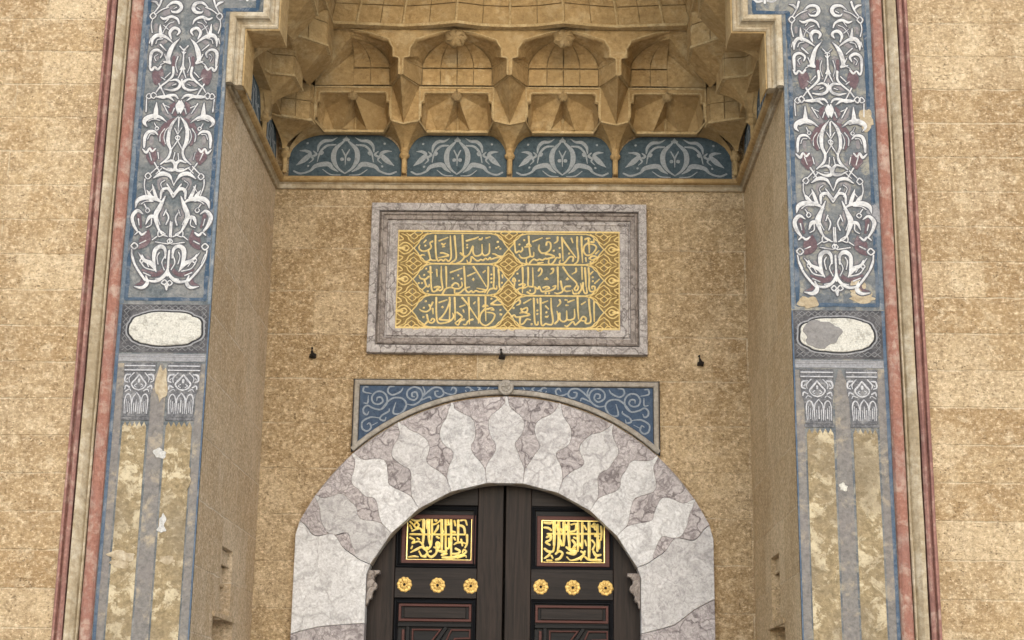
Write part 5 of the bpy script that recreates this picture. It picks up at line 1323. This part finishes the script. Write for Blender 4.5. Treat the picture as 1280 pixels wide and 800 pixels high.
# ---------------------------------------------------------------- door leaves
def door(s):
    lab = "left dark oak door leaf with gilded calligraphy plate and three rosettes" if s < 0 else "right dark oak door leaf with gilded calligraphy plate and three rosettes"
    t = thing('door_leaf', lab, 'door', 'leaves of the double door')
    Yd = -.085                           # front of the stiles (height off the back wall plane)
    P = PB
    X = lambda x: s*x
    def bx(m, x0, x1, z0, z1, h0, h1, bev=.003, mi=0): m.prism(P, [(X(x0), z0), (X(x1), z0), (X(x1), z1), (X(x0), z1)], h0, h1, mi, bev)
    PC0, PC1 = .178, .728                # panel column
    mb = MB(); bx(mb, .012, .99, .02, 3.34, Yd-.06, Yd-.03); mb.build('backing_board', M['oak_edge'], t)
    mb = MB(); bx(mb, .008, PC0, .02, 3.34, Yd-.04, Yd); mb.build('inner_stile', M['oak'], t)
    mb = MB(); bx(mb, PC1, .99, .02, 3.34, Yd-.04, Yd); mb.build('outer_stile', M['oak'], t)
    for z0, z1 in ((3.083, 3.34), (2.465, 2.665), (.95, 1.20), (.02, .28)):
        mb = MB(); bx(mb, PC0+.002, PC1-.002, z0, z1, Yd-.04, Yd-.003); mb.build('cross_rail', M['oak_h'], t)
    # black mouldings round each recessed panel
    for z0, z1 in ((2.665, 3.083), (1.20, 2.465), (.28, .95)):
        mb = MB()
        bar(mb, P, [(X(PC0+.016), z0+.016), (X(PC1-.016), z0+.016), (X(PC1-.016), z1-.016), (X(PC0+.016), z1-.016)], [(a, h+Yd-.035) for a, h in ((-.014, 0), (-.014, .03), (-.006, .024), (.002, .016), (.008, .020), (.014, .010), (.014, 0))], True)
        mb.build('panel_moulding', M['oak_edge'], t)
    # calligraphy plate: red beading, black ground, gold border and letters
    if s < 0: pxs = ((503, 643), (594, 705.5), (509.2, 646.2), (589.5, 701))
    else: pxs = ((671.5, 645), (762, 709), (677, 650), (756, 704.5))
    YY = D+.10
    a0 = at(*pxs[0], YY); a1 = at(*pxs[1], YY); g0 = at(*pxs[2], YY); g1 = at(*pxs[3], YY)
    xa, xb = sorted((a0[0], a1[0])); zt_, zb_ = a0[1], a1[1]
    mb = MB(); bar(mb, P, [(xa+.014, zb_+.014), (xb-.014, zb_+.014), (xb-.014, zt_-.014), (xa+.014, zt_-.014)], [(a, h+Yd-.034) for a, h in flat(.028, .022, .004)], True)
    mb.build('red_beading', M['redwood'], t)
    mb = MB(); mb.prism(P, [(g0[0]-.006, g1[1]-.006), (g1[0]+.006, g1[1]-.006), (g1[0]+.006, g0[1]+.006), (g0[0]-.006, g0[1]+.006)], Yd-.034, Yd-.022)
    pl = mb.build('inscription_plate', M['black'], t)
    H = Yd-.0215
    mb = MB(); bar(mb, P, [(g0[0]+.003, g1[1]+.003), (g1[0]-.003, g1[1]+.003), (g1[0]-.003, g0[1]-.003), (g0[0]+.003, g0[1]-.003)], [(a, h+H) for a, h in flat(.008, .006, .001)], True)
    if s < 0:
        T1 = "360,90,40 362,340,38 350,480,30|440,100,44 445,420,34 470,520,24|490,100,30 492,340,28 490,400,20|640,110,38 642,430,36 640,600,26|700,110,32 702,330,28 700,560,24|785,110,32 787,400,32 785,680,26|895,120,34 893,330,32 890,470,24|150,340,24 600,345,26 1000,345,24|170,110,22 230,130,28 290,130,28 330,110,18|210,200,24 250,160,26 290,200,26 250,240,26 210,205,22|180,290,24 300,250,30 340,310,24|150,140,26 210,200,20|510,190,26 570,170,22 630,110,26|520,330,18 570,260,34 590,200,24|930,130,26 1000,120,28 1030,200,22|900,200,28 980,230,34 1000,330,28|1030,350,34 1030,480,28 1000,550,24|150,390,28 220,430,26 180,480,24 280,450,24 330,480,24|160,620,18 260,570,34 330,540,28 400,580,30 470,520,30 490,400,20|340,480,30 370,560,34 420,540,26|130,690,20 220,680,26 280,690,18|290,600,22 340,680,28 420,640,30 400,590,22|400,640,22 480,690,34 560,620,30 560,480,34 600,480,30 590,560,28 520,540,24|560,590,28 700,610,38 700,540,22 750,560,24 750,400,22|650,700,26 800,700,40 950,660,32 1020,610,26 980,580,26 960,620,20|850,560,30 920,600,32 880,640,32 780,640,24|830,500,20 880,470,26 960,470,26 1030,490,16|190,520,20 170,560,26|640,660,34 720,640,30|360,690,24 400,690,24|880,710,20 1000,670,22 1020,700,18|700,200,20 780,190,20|420,130,60 430,250,50|540,120,40 560,130,40|740,110,22 745,190,24|835,130,26 850,210,24|810,300,30 850,310,28|560,380,26 600,400,28|830,390,26 850,430,24|260,400,24 300,420,22|940,420,28 960,520,22|150,200,26 180,260,24|450,610,24 480,600,28|640,250,24 670,310,20"
        ox, oy, sc = 500, 640, 12.31
    else:
        T1 = "260,140,46 262,330,40 258,480,30|325,140,36 330,420,40 310,560,24|400,150,42 402,340,36 395,480,26|465,150,34 468,330,38 480,520,28|600,150,34 602,400,36 598,560,24|660,150,34 662,330,32 658,520,26|760,150,38 762,430,40 758,680,28|880,180,34 882,400,34 878,560,28|160,310,22 500,312,28 930,310,24|110,150,26 200,160,32 230,140,20|110,220,22 180,230,32 220,260,26|150,360,26 210,340,34 200,400,28 140,430,28 200,470,26|120,520,28 170,560,34 240,560,28 260,480,22|120,660,22 190,610,30 200,560,24|490,280,22 560,260,26 570,170,26 500,180,22|520,400,30 560,460,36 530,520,28|430,500,26 520,560,40 570,560,40 540,600,36 440,580,26|280,680,26 340,660,32 380,590,28 330,560,28 280,600,26|440,640,18 500,690,18 620,660,34 690,600,32 640,560,26|700,640,24 760,680,30 930,690,34|820,560,30 860,620,38 930,610,24|930,200,26 940,290,30 930,400,24|905,400,30 900,520,34|800,400,26 840,460,22 810,540,28|800,200,40 880,200,34|690,190,22 720,250,24|300,180,24 310,260,24|430,180,24 435,260,22|350,400,28 370,480,26|540,360,24 580,380,24|620,440,24 640,490,24|700,400,22 720,480,22|840,340,30 900,350,26|150,690,20 230,690,20|220,620,24 240,660,22|360,240,26 380,290,26|830,170,46 850,250,34|640,690,16 700,560,30|480,540,30 560,520,26|840,690,20 860,650,26"
        ox, oy, sc = 670, 640, 11.43
    for seg in T1.split('|'):
        q = [tuple(map(float, k.split(','))) for k in seg.split()]
        pts = [(*at(ox+x/sc, oy+y/sc, YY), wd*.0062/sc) for x, y, wd in q]
        stroke(mb, P, pts, H, .006, n=4)
    mb.build('calligraphy', M['gold'], pl, fix=False)
    # rosettes
    for px in ((505.5, 547, 588.5) if s < 0 else (676, 716, 757)):
        py = {505.5: 730.5, 547: 731.5, 588.5: 732.5, 676: 733.5, 716: 734.5, 757: 735}[px]
        cx, cz = at(px, py, D+.085)
        m = MB(); rows = []; ns = 60
        for i in range(9):
            f = i/8
            row = []
            for j in range(ns):
                a = 2*math.pi*j/ns
                pet = abs(math.cos(5*a+.6*f))
                rr = .054*f*(1-.10*(1-pet)*f)
                hgt = .007*math.sin(math.pi*min(1, f*.95+.05))*(0.2+.8*pet)+.004*math.cos(f*15)*(.4+.6*pet)+.008*max(0, 1-f*3.2)
                row.append(P(cx+rr*math.cos(a), cz+rr*math.sin(a), Yd-.003+hgt))
            rows.append(row)
        m.grid(rows[1:], smooth=True, closed=True)
        m.build('rosette', M['brass'], t)
        m2 = MB(); disc(m2, cx, cz, .009, Yd, Yd+.012, 12)
        # dark nail head in the eye of the rosette
        m2.build('nail_head', M['iron'], t)
    # strapwork panel below
    mb = MB()
    def redbar(pts, wd=.013, closed=False):
        mb = MB(); bar(mb, P, [(X(a), b) for a, b in pts], [(p_, h+Yd-.034) for p_, h in flat(wd, .020, .003)], closed)
        mb.build('strapwork_beading', M['redwood'], t)
    xl, xr = PC0+.034, PC1-.034
    zt2 = 2.428
    redbar([(xl+.008, zt2-.008), (xr-.008, zt2-.008), (xr-.008, zt2-.106), (xl+.008, zt2-.106)], .017, True)
    # geometry taken from the left leaf (mirrored on the right one as in the photo it runs the same way)
    z2 = zt2-.168
    fx = (lambda a: xr-a*(xr-xl)) if s < 0 else (lambda a: xl+a*(xr-xl))
    redbar([(fx(.07), z2), (fx(.07), z2-.52)], .018)
    redbar([(fx(.20), z2-.52), (fx(.20), z2), (fx(.58), z2), (fx(.20), z2-.24)], .011)
    redbar([(fx(.50), z2-.24), (fx(.73), z2), (fx(.985), z2), (fx(.985), z2-.052), (fx(.78), z2-.056), (fx(.50), z2-.32)], .011)
    redbar([(fx(.985), z2-.12), (fx(.82), z2-.12), (fx(.60), z2-.34), (fx(.82), z2-.52), (fx(.985), z2-.52)], .011)
    redbar([(fx(.20), z2-.36), (fx(.46), z2-.52), (fx(.20), z2-.52)], .011)
    redbar([(xl+.008, z2-.56), (xr-.008, z2-.56), (xr-.008, z2-.86), (xl+.008, z2-.86)], .014, True)
    redbar([(xl+.008, .34), (xr-.008, .34), (xr-.008, .89), (xl+.008, .89)], .014, True)
    mb = MB()
    bx(mb, xl+.036, xr-.036, zt2-.094, zt2-.022, Yd-.034, Yd-.012)
    mb.build('raised_panel', M['oak_h'], t)
    mb = MB()
    bx(mb, PC0+.03, PC1-.03, zt2-.150, zt2-.126, Yd-.034, Yd-.006)
    for pts in ([(fx(.135), z2+.02), (fx(.135), z2-.53)], [(fx(.66), z2+.018), (fx(.35), z2-.21)]):
        bar(mb, P, [(X(a), b) for a, b in pts], [(p_, h+Yd-.034) for p_, h in flat(.03, .024, .005)])
    mb.build('strapwork_band', M['oak_edge'], t)
door(-1); door(1)
# black sheet behind the doors, its colour standing for the shade of the room
mb = MB(); mb.box((-1.3, D+.30, 0), (1.3, D+.36, 3.6)); o = mb.build('room_shade_sheet', M['black']); tag(o, "black sheet painted as room shade behind the gap between the door leaves", 'wall')

# ---------------------------------------------------------------- iron hooks
for (px, py, lab) in ((390, 440, "small rusty iron hook on the wall to the left of the inscription plaque"), (627, 444, "small rusty iron hook under the middle of the inscription plaque"), (875, 450, "small rusty iron hook on the wall to the right of the inscription plaque")):
    x, z = at(px, py, D-.03)
    t = thing('iron_hook', lab, 'hook', 'iron hooks in the niche wall')
    mid_ = px == 627
    h0 = .05 if mid_ else .0
    m = MB()
    path = [(x-.004, z+.035, h0-.01), (x-.003, z+.030, h0+.025), (x, z+.005, h0+.034), (x+.002, z-.018, h0+.036), (x+.004, z-.030, h0+.05), (x+.006, z-.026, h0+.066), (x+.006, z-.012, h0+.070)]
    rows = []
    for i, p in enumerate(path):
        r_ = (.007, .007, .008, .010, .012, .011, .004)[i]
        nx = Vector(path[min(i+1, 6)])-Vector(path[max(i-1, 0)]); nx.normalize()
        a1 = nx.orthogonal().normalized(); a2 = nx.cross(a1)
        rows.append([PB(*(Vector(p)+a1*r_*math.cos(th)+a2*r_*math.sin(th))) for th in [2*math.pi*k/8 for k in range(8)]])
    m.grid(rows, smooth=True, closed=True); m.poly(rows[-1]); m.poly(rows[0])
    m.build('shank', M['iron'], t)
    m = MB()
    m.prism(PB, [(x-.020, z-.034), (x+.024, z-.038), (x+.028, z-.012), (x+.010, z-.006), (x-.016, z-.014)], h0+.0, h0+.034, bevel=.005)
    m.build('clamp', M['iron'], t)

# ---------------------------------------------------------------- put each Empty at its thing's base without moving the parts
bpy.context.view_layer.update()
for o in [o for o in C.objects if o.type == 'EMPTY' and o.parent is None]:
    pts = [ch.matrix_world @ Vector(c) for ch in o.children for c in ch.bound_box]
    if not pts: continue
    b = Vector(((min(p.x for p in pts)+max(p.x for p in pts))/2, (min(p.y for p in pts)+max(p.y for p in pts))/2, min(p.z for p in pts)))
    o.location = b
    for ch in o.children: ch.matrix_parent_inverse = Matrix.Translation(-b)
